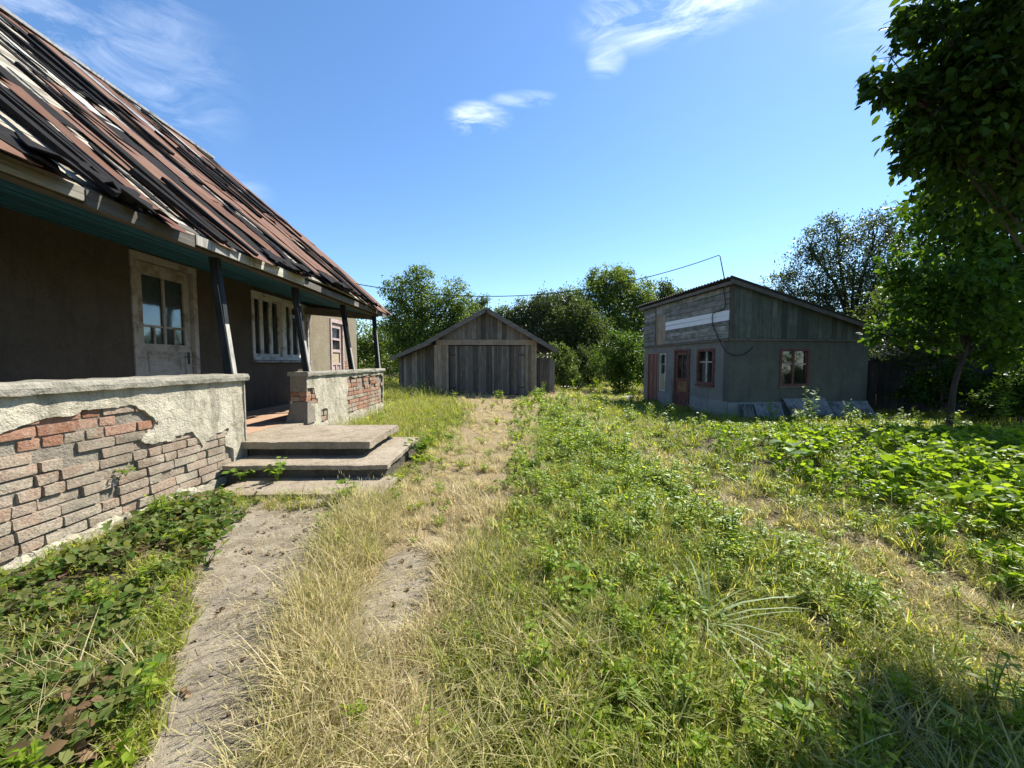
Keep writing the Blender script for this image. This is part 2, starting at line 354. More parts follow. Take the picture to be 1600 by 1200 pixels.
def dry_mask(x, y):
    c = np.interp(y, [0, 1.2, 2.3, 4.2, 9.4, 16], [-.6, -.6, -.76, -.28, .03, .2]); hw = np.interp(y, [0, 1.2, 2.3, 4.2, 9.4, 14], [.38, .40, .50, .70, 1.0, 2.2])
    a = sstep(1.25, .7, np.abs(x - c) / hw + .25 * fnoise(x, y, 5, 1.3))
    c2 = np.interp(y, [1.2, 2, 4, 7, 10], [2.3, 2.35, 2.15, 1.85, 1.7])
    b = .5 * sstep(1.3, .6, np.abs(x - c2) / .42 + .3 * fnoise(x, y, 6, 1.3))
    g = .9 * sstep(11.5, 13.5, y) * sstep(17, 15, y) * sstep(3.2, 1.6, np.abs(x + .6)) * sstep(-.6, .2, fnoise(x, y, 9, .8))
    far = .55 * sstep(13, 15, y) * sstep(24, 19, y) * sstep(1.2, 2.2, x) * sstep(6.5, 4.5, x) * sstep(-.4, .6, fnoise(x, y, 8, .9))
    return np.clip(np.maximum.reduce([a, b, g, far]) + .16 * fnoise(x, y, 7, 2.5), 0, 1)

def grid_axis(parts):
    out = []
    for a, b, st in parts: out += list(np.arange(a, b - 1e-6, st))
    return np.array(out + [parts[-1][1]])
gx = grid_axis([(-300, -40, 20), (-40, -8, 1.0), (-8, -3.2, .3), (-3.2, 4.2, .07), (4.2, 12, .3), (12, 40, 1), (40, 300, 20)])
gy = grid_axis([(-40, -2, 2), (-2, .6, .3), (.6, 5, .07), (5, 12, .22), (12, 30, .8), (30, 60, 3), (60, 600, 30)])
GX, GY = np.meshgrid(gx, gy); GZ = ground_z(GX, GY)
V = np.stack([GX.ravel(), GY.ravel(), GZ.ravel()], 1); nx, ny = len(gx), len(gy)
ii, jj = np.meshgrid(np.arange(nx - 1), np.arange(ny - 1)); q = (jj * nx + ii).ravel()
gme = np_mesh('ground', V, np.stack([q, q + 1, q + nx + 1, q + nx], 1), None, True)
for an, av in (('dry', dry_mask(GX, GY)), ('path', path_mask(GX, GY))):
    a = gme.attributes.new(an, 'FLOAT', 'POINT'); a.data.foreach_set('value', av.ravel().astype(np.float32))
t = NT('ground_soil_and_thatch'); v = t.coord((1, 1, 1), False)
n1 = t.noise(v, 6, 7, .7); n2 = t.noise(v, 60, 5, .7, .4); n3 = t.noise(v, 260, 3, .7)
soil = t.mix(t.ramp(n2, [(.35, 0), (.65, 1)]), (.055, .042, .026), (.15, .12, .075))
thatch = t.mix(t.ramp(n2, [(.3, 0), (.7, 1)]), (.17, .125, .07), (.36, .285, .17))
green = t.mix(t.ramp(n2, [(.3, 0), (.7, 1)]), (.018, .028, .009), (.05, .068, .022))  # green ground darkened to stand for shade in the gaps between blades
ad = t.n('ShaderNodeAttribute', attribute_name='dry'); ap = t.n('ShaderNodeAttribute', attribute_name='path')
c = t.mix(t.ramp(t.math('ADD', n1, -.1), [(.3, 0), (.6, .8)]), soil, green)
c = t.mix(t.math('MULTIPLY', ad.outputs['Fac'], t.ramp(n1, [(.2, .55), (.6, 1)])), c, thatch)
pth = t.mix(t.ramp(n1, [(.38, 0), (.62, 1)]), (.17, .145, .105), (.31, .27, .20))
pth = t.mix(t.ramp(n2, [(.32, .75), (.5, 0)]), pth, (.10, .08, .055))
pth = t.mix(t.ramp(n3, [(.55, 0), (.75, .5)]), pth, (.45, .41, .33))
pf = t.math('ADD', ap.outputs['Fac'], t.math('MULTIPLY', t.math('SUBTRACT', n2, .5), .7)); pf = t.ramp(pf, [(.35, 0), (.6, 1)])
c = t.mix(pf, c, pth)
gm = t.pbr(c, .95, t.bump(t.math('ADD', n2, t.math('MULTIPLY', n3, .6)), .8, .012), .1)
gme.materials.append(gm)
tag(mesh_obj('ground', gme), kind='structure')

# ------------------------------------------------------------------ old house
HO = (-3.8, 6.0, 0.0)
house = empty('old_house', HO, 'old brown plastered house with ragged steep roof and open veranda', 'house')
PX, WX, FZ = -3.0, -4.75, 0.40        # parapet face, wall face, veranda floor
def hm(): return MB(HO)

def wall_x(mb, x0, x1, y0, y1, z0, z1, holes):
    """wall slab between x0 and x1 with rectangular openings (y0,y1,z0,z1)"""
    ys = sorted({y0, y1, *[h[0] for h in holes], *[h[1] for h in holes]})
    for a, b in zip(ys[:-1], ys[1:]):
        hs = sorted([h for h in holes if h[0] < b - 1e-6 and h[1] > a + 1e-6], key=lambda h: h[2]); z = z0
        for h in hs:
            if h[2] > z + 1e-6: mb.box(x0, x1, a, b, z, h[2])
            z = h[3]
        if z1 > z + 1e-6: mb.box(x0, x1, a, b, z, z1)
    return mb
DY0, DY1, DZ1 = 5.05, 6.10, 2.74       # house door opening
WY0, WY1, WZ0, WZ1 = 7.40, 9.50, 1.36, 2.67
w = hm(); wall_x(w, WX - .35, WX, -1.5, 9.55, 0, 3.05, [(DY0, DY1, FZ, DZ1), (WY0, WY1, WZ0, WZ1)])
w.box(-10.2, -9.9, -1.5, 9.55, 0, 3.0); w.box(-9.9, WX - .35, -1.5, -1.2, 0, 3.0); w.box(-9.9, WX - .35, 9.25, 9.55, 0, 3.0)
w.build('wall', M['house_wall'], house)
g = hm(); g.hexa([(-9.9, 9.25, 3.0), (WX - .1, 9.25, 3.0), (-7.45, 9.25, 6.25), (-7.55, 9.25, 6.25)], [(-9.9, 9.5, 3.0), (WX - .1, 9.5, 3.0), (-7.45, 9.5, 6.25), (-7.55, 9.5, 6.25)])
g.build('gable_wall', M['plank_dark'], house)
g = hm(); g.hexa([(-9.9, -1.5, 3.0), (WX - .1, -1.5, 3.0), (-7.45, -1.5, 6.25), (-7.55, -1.5, 6.25)], [(-9.9, -1.25, 3.0), (WX - .1, -1.25, 3.0), (-7.45, -1.25, 6.25), (-7.55, -1.25, 6.25)]); g.build('gable_wall', M['plank_dark'], house)
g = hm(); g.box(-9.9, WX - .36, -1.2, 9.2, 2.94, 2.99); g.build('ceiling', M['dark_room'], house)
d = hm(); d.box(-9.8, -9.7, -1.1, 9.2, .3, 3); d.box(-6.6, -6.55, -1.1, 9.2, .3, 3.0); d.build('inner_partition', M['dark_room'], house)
# veranda floor
f = hm(); f.box(-4.75, -3.27, -1.5, 9.45, 0, FZ - .002); f.build('veranda_floor', M['floor_tile'], house)
f = hm(); f.box(-3.26, -3.02, 4.47, 5.90, .1, FZ - .006); f.build('threshold', M['concrete'], house)

# soffit boards
nb_ = 11
for i in range(nb_):
    a, b = i / nb_, (i + 1) / nb_ - .006
    xa, xb = -3.16 + a * (WX + .0 + 3.16), -3.16 + b * (WX + 3.16); za, zb = 2.50 + a * .31, 2.50 + b * .31
    m = hm(); dz = rnd.uniform(-.006, .006)
    m.hexa([(xb, -1.4, zb + dz), (xa, -1.4, za + dz), (xa, 9.45, za - .06 + dz), (xb, 9.45, zb - .06 + dz)], [(xb, -1.4, zb + .025 + dz), (xa, -1.4, za + .025 + dz), (xa, 9.45, za - .035 + dz), (xb, 9.45, zb - .035 + dz)])
    m.build('soffit_board', M['soffit'], house)
# eave beam, end beam, fascia
m = hm(); m.bar((-3.10, -1.45, 2.53), (-3.10, 9.45, 2.475), .10, .11); m.build('eave_beam', M['beam'], house)
m = hm(); m.bar((-3.10, 9.42, 2.42), (WX, 9.42, 2.55), .12, .17); m.build('end_beam', M['beam'], house)
m = hm(); m.bar((-3.02, 9.62, 2.52), (-5.4, 9.62, 2.58), .04, .14); m.build('end_board', M['beam'], house)
m = hm(); m.hexa([(-3.0, -1.45, 2.485), (-2.93, -1.45, 2.485), (-2.93, 9.5, 2.45), (-3.0, 9.5, 2.45)], [(-3.0, -1.45, 2.60), (-2.93, -1.45, 2.54), (-2.93, 9.5, 2.53), (-3.0, 9.5, 2.59)]); m.build('eave_blocking', M['beam'], house)
m = hm(); m.hexa([(WX, 9.50, 2.5), (-2.95, 9.50, 2.46), (-2.95, 9.53, 2.46), (WX, 9.53, 2.5)], [(WX, 9.50, 4.0), (-2.95, 9.50, 2.54), (-2.95, 9.53, 2.54), (WX, 9.53, 4.0)]); m.build('end_boarding', M['beam'], house)
yy = -1.4
while yy < 5.4:
    ln = rnd.uniform(.5, 1.3); m = hm(); dz = rnd.uniform(-.02, .02)
    m.bar((-2.872 + rnd.uniform(-.008, .008), yy, 2.455 + dz), (-2.872, yy + ln - .02, 2.455 + dz + rnd.uniform(-.02, .02)), .022, rnd.choice((.07, .09, .11)))
    m.build('fascia_board', M[rnd.choice(('fascia', 'column_edge', 'beam', 'fascia', 'beam'))], house); yy += ln  # pale and dark boards mixed to imitate patchy sun on the fascia
while yy < 9.5:
    ln = rnd.uniform(.7, 1.4); m = hm(); dz = rnd.uniform(-.03, .01)
    m.bar((-2.88, yy, 2.455 + dz), (-2.88, min(9.6, yy + ln - .03), 2.45 + dz + rnd.uniform(-.02, .02)), .022, rnd.choice((.09, .11, .13)))
    m.build('fascia_board', M['beam'], house); yy += ln

# roof ------------------------------------------------------------
EX, EZ, RX, RZ, GYE = -2.86, 2.535, -7.5, 6.50, 9.68
sl = Vector((RX - EX, 0, RZ - EZ)); SLEN = sl.length; sl.normalize(); nrm = Vector((-sl.z, 0, sl.x)); nrm = -nrm if nrm.z < 0 else nrm
def rp(y, tt, n=0.0):                  # point on the front roof slope; the old eave sags
    sag = .035 * math.sin(y * 1.1 + .5) * max(0, 1 - tt / 2.5) - .02 * math.sin(y * .6)
    y = y + .30 * min(max(tt, 0), 2.1) * min(max((y - 7.2) / 2.48, 0), 1.02)      # the verge runs out towards the ridge
    return Vector((EX, y, EZ + sag)) + sl * tt + nrm * n
roof_m = hm()
for (n0, n1, dark) in ((-.09, -.05, 1),):
    ysn = np.linspace(-1.5, GYE - .06, 24); tsn = np.linspace(.03, SLEN, 6)
    vv = [rp(y, tt, n1) for y in ysn for tt in tsn] + [rp(y, tt, n0) for y in ysn for tt in tsn]; nt_ = len(tsn); NN = len(ysn) * nt_; ff = []
    for i in range(len(ysn) - 1):
        for j in range(nt_ - 1):
            a = i * nt_ + j; ff.append((a, a + nt_, a + nt_ + 1, a + 1)); ff.append((NN + a, NN + a + 1, NN + a + nt_ + 1, NN + a + nt_))
    for j in range(nt_ - 1):
        a = (len(ysn) - 1) * nt_ + j; ff.append((a, NN + a, NN + a + 1, a + 1)); ff.append((j, j + 1, NN + j + 1, NN + j))
    for i in range(len(ysn) - 1):
        a = i * nt_; ff.append((a, NN + a, NN + a + nt_, a + nt_))
    roof_m.add(vv, ff)
# back slope
roof_m.hexa([(-7.5, -1.5, 6.38), (-7.5, GYE - .06, 6.38), (-12.2, GYE - .06, 2.36), (-12.2, -1.5, 2.36)], [(-7.5, -1.5, 6.45), (-7.5, GYE - .06, 6.45), (-12.2, GYE - .06, 2.43), (-12.2, -1.5, 2.43)])
roof = roof_m.build('roof', M['tar'], house)
# laths along the eave direction
tt = .0
while tt < SLEN - .1:
    wd = rnd.uniform(.10, .16); yy = -1.5 + rnd.uniform(0, .6)
    while yy < GYE - .4:
        ln = rnd.uniform(2.2, 3.6); ye = min(yy + ln, GYE - .03); k = 5; m = hm(); n0 = -.045 + rnd.uniform(0, .008)
        lo, up = [], []
        pts = np.linspace(yy, ye - .015, k)
        vv = []; ff = []
        for y in pts:
            vv += [rp(y, tt, n0), rp(y, tt + wd - .012, n0), rp(y, tt + wd - .012, n0 + .022), rp(y, tt, n0 + .022)]
        for i in range(k - 1):
            b = i * 4
            for e in range(4): ff.append((b + e, b + (e + 1) % 4, b + 4 + (e + 1) % 4, b + 4 + e))
        ff += [(0, 3, 2, 1), (len(vv) - 4, len(vv) - 3, len(vv) - 2, len(vv) - 1)]
        m.add(vv, ff); m.build('lath', M['lath'], roof); yy = ye
    tt += wd
def roof_sheet(name, y, wd, t0, t1, n, skew, mat, rough=.02, thick=.006, seg=.3, curl=0.0):
    k = max(3, int((t1 - t0) / seg) + 1); vv = []; ff = []
    r = random.Random(int(y * 977 + t0 * 131 + wd * 50))
    for i in range(k):
        q = i / (k - 1); tt = t0 + (t1 - t0) * q; yc = y + skew * (q - .5)
        a = yc - wd / 2 + r.uniform(-rough, rough); b = yc + wd / 2 + r.uniform(-rough, rough)
        a, b = min(a, GYE + .02), min(b, GYE + .05)
        nn = n + r.uniform(0, .012) + (curl * (1 - q * 4) ** 2 if q < .25 else 0); na = n + r.uniform(0, .02)
        e = r.uniform(-.05, .05) if i in (0, k - 1) else 0
        vv += [rp(a, tt + e, nn), rp(b, tt + e * .3, na), rp(b, tt + e * .3, na + thick), rp(a, tt + e, nn + thick)]
    for i in range(k - 1):
        b = i * 4
        for e in range(4): ff.append((b + e, b + (e + 1) % 4, b + 4 + (e + 1) % 4, b + 4 + e))
    ff += [(0, 3, 2, 1), (len(vv) - 4, len(vv) - 3, len(vv) - 2, len(vv) - 1)]
    hm().add(vv, ff).build(name, mat, roof)
r2 = random.Random(21)
yy = -1.3
while yy < GYE:
    wd = r2.uniform(.18, .45); u = r2.random()
    cuts = [-.10 + r2.uniform(-.05, .06)]
    while cuts[-1] < SLEN - .7: cuts.append(min(SLEN, cuts[-1] + r2.uniform(1.2, 3.0)))
    if yy > 8.6: wd = .42
    for a, b in zip(cuts[:-1], cuts[1:]):
        p = r2.random(); hi = (a + b) / 2 / SLEN
        if yy > 8.3: kind = 'rust2'
        elif p < .50: kind = 'rust' if r2.random() < .55 else 'rust2'
        elif p < .66: kind = 'grey' if hi > .45 else 'none'
        elif p < .80: kind = 'tar'
        elif p < .90: kind = 'pale'
        else: kind = 'none'
        sk = r2.uniform(-.30, .16) if yy < 8.3 else 0
        if kind == 'none': continue
        mt = {'rust': 'rust_sheet', 'rust2': 'rust_sheet2', 'grey': 'tar_grey', 'tar': 'tar', 'pale': 'pale_sheet'}[kind]
        nm = {'rust': 'roof_sheet', 'rust2': 'roof_sheet', 'grey': 'felt_strip', 'tar': 'felt_strip', 'pale': 'pale_strip'}[kind]
        ww = wd * {'pale': .4, 'tar': .6}.get(kind, 1)
        roof_sheet(nm, yy + wd / 2, ww, a, b + .12, r2.uniform(.0, .03), sk, M[mt], .02 if 'rust' in kind else .05, curl=r2.choice((0, 0, .02, .06)) if yy < 8.3 else 0)
    yy += wd * r2.uniform(.75, 1.12)
for k in range(46):                    # loose battens and torn felt ribbons
    y = r2.uniform(-1.2, GYE - .3); t0 = r2.uniform(-.05, SLEN - 1.5) if r2.random() < .6 else -.06; ln = r2.uniform(.9, 3.2)
    if k % 3: roof_sheet('batten', y, r2.uniform(.04, .07), t0, min(SLEN, t0 + ln), .035, r2.uniform(-.2, .1), M['tar'], .008, .04, .5)
    else: roof_sheet('felt_ribbon', y, r2.uniform(.06, .13), t0, min(SLEN, t0 + ln), .045, r2.uniform(-.3, .15), M['tar'], .035, .012, .18, .03)
for k in range(22):                    # crumpled black felt scraps hanging along the eave
    y = r2.uniform(4.1, 9.0) if k % 4 else r2.uniform(2.2, 4)
    roof_sheet('felt_scrap', y, r2.uniform(.08, .3), r2.uniform(-.16, -.04), r2.uniform(.1, .35), r2.uniform(.03, .07), r2.uniform(-.1, .1), M['tar'], .06, .012, .06, .05)
for (ta, tb_) in ((0, 2.1), (2.11, SLEN)): m = hm(); m.bar(rp(GYE + .02, ta, -.02), rp(GYE + .02, tb_, -.02), .03, .12, nrm); m.build('verge_board', M['beam'], house)
m = hm(); m.bar((-7.5, -1.5, 6.53), (-7.5, GYE + .6, 6.53), .25, .05); m.build('ridge_cap', M['tar_grey'], house)

# columns
for (yb, xb, xt, zt) in ((4.34, -3.03, -3.15, 2.45), (5.98, -3.02, -3.16, 2.44), (7.66, -2.99, -3.14, 2.43), (9.36, -3.03, -3.10, 2.42)):
    m = hm(); lo = [(xb - .055, yb - .032, 1.17), (xb + .03, yb - .032, 1.17), (xb + .03, yb + .032, 1.17), (xb - .055, yb + .032, 1.17)]
    hi = [(x + xt - xb, y, zt) for x, y, z in lo]; m.hexa(lo, hi); cobj = m.build('column', M['column'], house)
    m = hm(); lo = [(xb + .032, yb - .033, 1.17), (xb + .046, yb - .03, 1.17), (xb + .046, yb + .03, 1.17), (xb + .032, yb + .033, 1.17)]
    hi = [(x + xt - xb, y, zt - .3) for x, y, z in lo]; m.hexa(lo, hi); m.build('sunlit_edge_strip', M['column_edge'], cobj)  # pale strip added to stand for the sunlit face of the column

# parapets ----------------------------------------------------------
def pnoise(a, b, s=0): return mnoise.noise(Vector((a, b, s * 7.3)))
def skin(name, a0, a1, z0, z1, keep, place, mat, parent, step=.022, thick=.05, relief=.008):
    """plaster coat with a ragged outline. keep(a,z) > 0 where plaster is left; place(a,z,depth) -> point, depth to the outside"""
    na, nz = int((a1 - a0) / step) + 1, int((z1 - z0) / step) + 1
    A = np.linspace(a0, a1, na); Zs = np.linspace(z0, z1, nz); K = np.zeros((na - 1, nz - 1), bool)
    for i in range(na - 1):
        for j in range(nz - 1): K[i, j] = keep((A[i] + A[i+1]) / 2, (Zs[j] + Zs[j+1]) / 2) > 0
    idx = {}; vv = []; ff = []
    def vert(i, j, back):
        key = (i, j, back)
        if key not in idx:
            a, z = A[i], Zs[j]
            if 0 < i < na - 1 and 0 < j < nz - 1:
                c4 = K[i-1:i+1, j-1:j+1]
                if not c4.all():
                    e = step * .4; g0 = keep(a, z); ga = (keep(a + e, z) - g0) / e; gz = (keep(a, z + e) - g0) / e; gg = ga * ga + gz * gz + 1e-6
                    sx, sz = -g0 * ga / gg, -g0 * gz / gg; lim = step * .55; a += max(-lim, min(lim, sx)); z += max(-lim, min(lim, sz))
            dpt = relief * (pnoise(a * 5, z * 5, 1) + .6 * pnoise(a * 16, z * 16, 2)) - (thick if back else 0)
            idx[key] = len(vv); vv.append(tuple(Vector(place(a, z, dpt)) - Vector(HO)))
        return idx[key]
    for i in range(na - 1):
        for j in range(nz - 1):
            if not K[i, j]: continue
            ff.append((vert(i, j, 0), vert(i+1, j, 0), vert(i+1, j+1, 0), vert(i, j+1, 0)))
            for di, dj, p, q_ in ((-1, 0, (i, j+1), (i, j)), (1, 0, (i+1, j), (i+1, j+1)), (0, -1, (i, j), (i+1, j)), (0, 1, (i+1, j+1), (i, j+1))):
                a, b = i + di, j + dj
                if not (0 <= a < na - 1 and 0 <= b < nz - 1) or not K[a, b]:
                    ff.append((vert(*q_, 0), vert(*p, 0), vert(*p, 1), vert(*q_, 1)) if False else (vert(*p, 1), vert(*q_, 1), vert(*q_, 0), vert(*p, 0)))
    m = MB(); m.v = vv; m.f = ff; return m.build(name, mat, parent, smooth=False)

def brick_mesh(l, wd, h, seed, mat):
    r = random.Random(seed); c = .007; vv = []
    for sx in (-1, 1):
        for sy in (-1, 1):
            for sz in (-1, 1):
                jx, jy, jz = r.uniform(-.006, .003), r.uniform(-.006, .003), r.uniform(-.005, .002)
                X_, Y_, Z_ = sx * (wd/2 + jx), sy * (l/2 + jy), sz * (h/2 + jz)
                vv += [(X_ - sx*c, Y_, Z_), (X_, Y_ - sy*c, Z_), (X_, Y_, Z_ - sz*c)]
    import bmesh
    bm = bmesh.new(); [bm.verts.new(p) for p in vv]; bmesh.ops.convex_hull(bm, input=bm.verts); me = bpy.data.meshes.new('brick'); bm.to_mesh(me); bm.free()
    me.materials.append(mat); return me
BL, BH, BW = .245, .068, .12
brick_full = [brick_mesh(BL, BW, BH, k, M['brick']) for k in range(6)]; brick_half = [brick_mesh(.12, BW, BH, 50 + k, M['brick']) for k in range(5)]
red_full = [brick_mesh(BL, BW, BH, 20 + k, M['red_brick']) for k in range(5)]; red_half = [brick_mesh(.12, BW, BH, 70 + k, M['red_brick']) for k in range(5)]
rb = random.Random(5)
def lay(parent, y0, y1, z0, rows, keep, redness, x=PX, holes=()):
    for k in range(rows):
        z = z0 + k * .08 + BH / 2; y = y0 - (k % 2) * .13 + rb.uniform(-.03, .03)
        while y < y1:
            half = rb.random() < (.22 if z < .72 else .6); l = .12 if half else BL; yc = y + l / 2
            if y1 >= y + l and y >= y0 - .02 and (keep(yc, z) < .03 or keep(y, z) < 0 or keep(y + l, z) < 0) and not any(abs(yc - hy) < .1 and abs(z - hz) < .05 for hy, hz in holes):
                red = rb.random() < redness(yc, z); me = rb.choice((red_half if half else red_full) if red else (brick_half if half else brick_full))
                dep = rb.uniform(-.008, .002) - (.015 if rb.random() < .1 else 0) - (rb.uniform(0, .018) if z > .74 and x == PX and y1 < 5 else 0)
                o = mesh_obj('brick', me, parent, (x - BW/2 + dep - HO[0], yc - HO[1], z - HO[2])); o.rotation_euler = (rb.uniform(-.012, .012), rb.uniform(-.015, .015), rb.uniform(-.012, .012))
            y += l + .012
# parapet by the door
P1E = 4.47
m = hm(); m.box(PX - .27, PX - .028, -1.5, P1E, 0, 1.10); par1 = m.build('parapet', M['mortar'], house); par1['label'] = 'long veranda parapet with a broad field of bare brick'
top1 = [(-9, .86), (2.29, .86), (2.42, .91), (2.56, .925), (2.85, .955), (3.15, .95), (3.25, .92), (3.38, .79), (3.28, .63), (3.52, .625), (3.72, .63), (3.80, .56), (3.86, .46), (3.94, .55), (4.1, .57), (4.27, .58)]
# the outline doubles back at y 3.28-3.38, handled as two functions
tA = [(-9, .84), (1.6, .88), (2.29, .86), (2.42, .91), (2.56, .925), (2.85, .955), (3.15, .95), (3.25, .92), (3.36, .80)]
tB = [(3.28, .63), (3.36, .60), (3.52, .625), (3.72, .63), (3.80, .56), (3.86, .47), (3.94, .55), (4.1, .57), (4.27, .58), (4.29, -1), (9, -1)]
def lin(tab, x): return float(np.interp(x, [p[0] for p in tab], [p[1] for p in tab]))
def keep1(y, z):
    nz_ = .03 * pnoise(y * 7, z * 7) + .018 * pnoise(y * 19, z * 19, 3)
    if y < 3.37: g = z - lin(tA, y)
    else: g = -1
    if y > 3.26:
        gB = z - lin(tB, y); gB = min(gB, 1.0)
        if y > 4.2: gB = max(gB, (y - 4.28))
        g = gB if y >= 3.37 else (min(g, max(gB, (y - 3.37) * 1.0)) if z < .80 else g)
        if y < 3.37 and z < .80: g = min(z - lin(tA, y), 9) if (y - (3.27 + (z - .63) * .55)) < 0 else max(gB, .02)
        if y < 3.37 and z < .63: g = gB
    isl = pnoise(y * 2.3 + 4, z * 3.1, 5) - .30 + (.24 if y < 2.45 and z < .75 else 0)   # patches of coat still clinging to the bricks
    if z < .86: g = max(g, isl * .25)
    g = max(g, (.10 + .02 * pnoise(y * 3, 0, 9)) - z)                                     # foundation coat
    return g + nz_
skin('plaster_coat', .6, P1E, .0, 1.105, keep1, lambda a, z, d_: (PX + .005 + d_ + (.03 if z < .1 else 0), a, z), M['parapet'], par1)
m = hm(); m.box(PX - .28, PX + .008, -1.5, .6, 0, 1.1); m.build('plaster_coat', M['parapet'], par1)
m = hm(); m.box(PX - .29, PX + .015, P1E, P1E + .02, .0, 1.1); m.build('end_plaster', M['parapet'], par1)
lay(par1, .7, P1E - .06, .105, 11, keep1, lambda y, z: .55 if z > .74 else .0, holes=((2.84, .60), (3.16, .85), (2.35, .78), (2.95, .30), (2.62, .70)))
def ragged_cap(name, y0, y1, x0, x1, z0, z1, mat, parent, seed):
    m = hm(); k = int((y1 - y0) / .06) + 1; vv = []; ff = []; r = random.Random(seed)
    prof = [(x0, z0), (x1, z0), (x1 + .004, z0 + (z1 - z0) * .5), (x1 - .006, z1 - .012), (x1 - .02, z1), (x0 + .02, z1), (x0, z1 - .012)]; n = len(prof)
    for i in range(k):
        y = y0 + (y1 - y0) * i / (k - 1)
        for j, (x, z) in enumerate(prof):
            jz = .009 * pnoise(y * 6, j, seed) + r.uniform(-.003, .003); jx = .010 * pnoise(y * 5, j + 9, seed) + r.uniform(-.003, .003)
            vv.append((x + jx, y, z + jz))
    for i in range(k - 1):
        for j in range(n): ff.append((i*n + j, i*n + (j+1) % n, (i+1)*n + (j+1) % n, (i+1)*n + j))
    ff += [tuple(range(n - 1, -1, -1)), tuple((k-1)*n + j for j in range(n))]
    m.add(vv, ff); return m.build(name, mat, parent)
ragged_cap('parapet_cap', -1.5, P1E + .045, PX - .30, PX + .05, 1.10, 1.178, M['cap'], par1, 3)
# far parapet
P2S, P2E = 5.90, 9.62
m = hm(); m.box(PX - .24, PX - .035, P2S + .035, P2E - .03, 0, 1.10); par2 = m.build('parapet', M['mortar'], house); par2['label'] = 'shorter veranda parapet beyond the steps with crumbling red brick'
def keep2(y, z):
    nz_ = .035 * pnoise(y * 6, z * 6, 11) + .018 * pnoise(y * 17, z * 17, 12)
    top = 1.02 if y < 9.45 else .98
    g = max(7.40 - y + .10 * pnoise(z * 4, y, 14), z - top, (y - 9.56))
    g = min(g, max(abs(y - 6.02) - .12 - (.06 if z < .75 else 0), abs(z - .79) - .12))          # bricks bare on the post
    g = min(g, max(abs(y - 6.45) - .13, abs(z - .42) - .12))
    if z < .30 and y > 7.2: g = max(g, .28 - z + .03)
    return g + nz_
skin('plaster_coat', P2S + .01, P2E - .01, .0, 1.105, keep2, lambda a, z, d_: (PX + .008 + d_, a, z), M['parapet'], par2, .03)
lay(par2, P2S + .05, P2E - .05, .105, 12, keep2, lambda y, z: .85 if z > .62 else .35, holes=((7.6, .98), (8.3, .98), (8.6, .9), (8.9, .75), (9.2, .98), (8.2, .82), (9.4, .9)))
# end face of the far parapet towards the viewer
m = hm(); m.box(PX - .245, PX - .0, P2S, P2S + .033, .86, 1.1); m.build('end_plaster', M['mortar'], par2)
m = hm(); m.hexa([(PX - .30, P2S - .06, .40), (PX + .03, P2S - .06, .38), (PX + .03, P2S + .2, .38), (PX - .30, P2S + .2, .40)], [(PX - .235, P2S + .0, .70), (PX + .008, P2S + .0, .71), (PX + .008, P2S + .2, .71), (PX - .235, P2S + .2, .70)]); m.build('end_plaster', M['mortar'], par2)
for k in range(2):
    for q_ in range(2):
        o = mesh_obj('brick', rb.choice(red_half), par2, (PX - .065 - .118 * q_ - HO[0], P2S + .062 + rb.uniform(-.012, .008) - HO[1], .745 + .078 * k - HO[2])); o.rotation_euler = (0, 0, rb.uniform(-.1, .1))
ragged_cap('parapet_cap', P2S - .03, P2E + .05, PX - .27, PX + .045, 1.10, 1.165, M['cap'], par2, 8)

# house door
door = hm(); fx = WX + .02
for (a, b, c_, d_) in ((DY0, DY0 + .075, FZ, DZ1), (DY1 - .075, DY1, FZ, DZ1), (DY0 + .075, DY1 - .075, DZ1 - .085, DZ1)): door.box(WX - .16, fx, a, b, c_, d_)
door = door.build('door_frame', M['door_paint'], house); door['label'] = 'pale grey frame round the front door'
y0, y1, z1 = DY0 + .085, DY1 - .085, DZ1 - .10; lx0, lx1 = WX - .08, WX - .035
lf = hm(); 
lf.box(lx0, lx1, y0, y0 + .11, FZ + .03, z1); lf.box(lx0, lx1, y1 - .11, y1, FZ + .03, z1)
lf.box(lx0, lx1, y0 + .11, y1 - .11, z1 - .16, z1); lf.box(lx0, lx1, y0 + .11, y1 - .11, 1.46, 1.56); lf.box(lx0, lx1, y0 + .11, y1 - .11, FZ + .03, 1.12)
leaf = lf.build('door', M['door_paint'], house)
lf = hm(); lf.box(lx0 + .01, lx1 - .015, y0 + .11, y1 - .11, 1.12, 1.46); lf.build('door_panel', M['door_paint'], leaf)
for (a, b, c_, d_) in ((y0 + .17, y1 - .17, 1.17, 1.19), (y0 + .17, y1 - .17, 1.39, 1.41), (y0 + .17, y0 + .19, 1.19, 1.39), (y1 - .19, y1 - .17, 1.19, 1.39)):
    lf = hm(); lf.box(lx1 - .015, lx1 - .003, a, b, c_, d_); lf.build('moulding', M['door_paint'], leaf)
ym = (y0 + y1) / 2; zb, zmid, zt_ = 1.56, 1.80, z1 - .16
bars = [(ym - .018, ym + .018, zb, zt_), (y0 + .11, ym - .018, zmid - .015, zmid + .015), (ym + .018, y1 - .11, zmid - .015, zmid + .015)]
for yq in ((y0 + .11 + ym) / 2, (y1 - .11 + ym) / 2): bars.append((yq - .012, yq + .012, zb, zmid - .015))
for (a, b, c_, d_) in bars: lf = hm(); lf.box(lx0 + .006, lx1 - .002, a, b, c_, d_); lf.build('glazing_bar', M['door_paint'], leaf)
q1, q2 = (y0 + .11 + ym) / 2, (y1 - .11 + ym) / 2
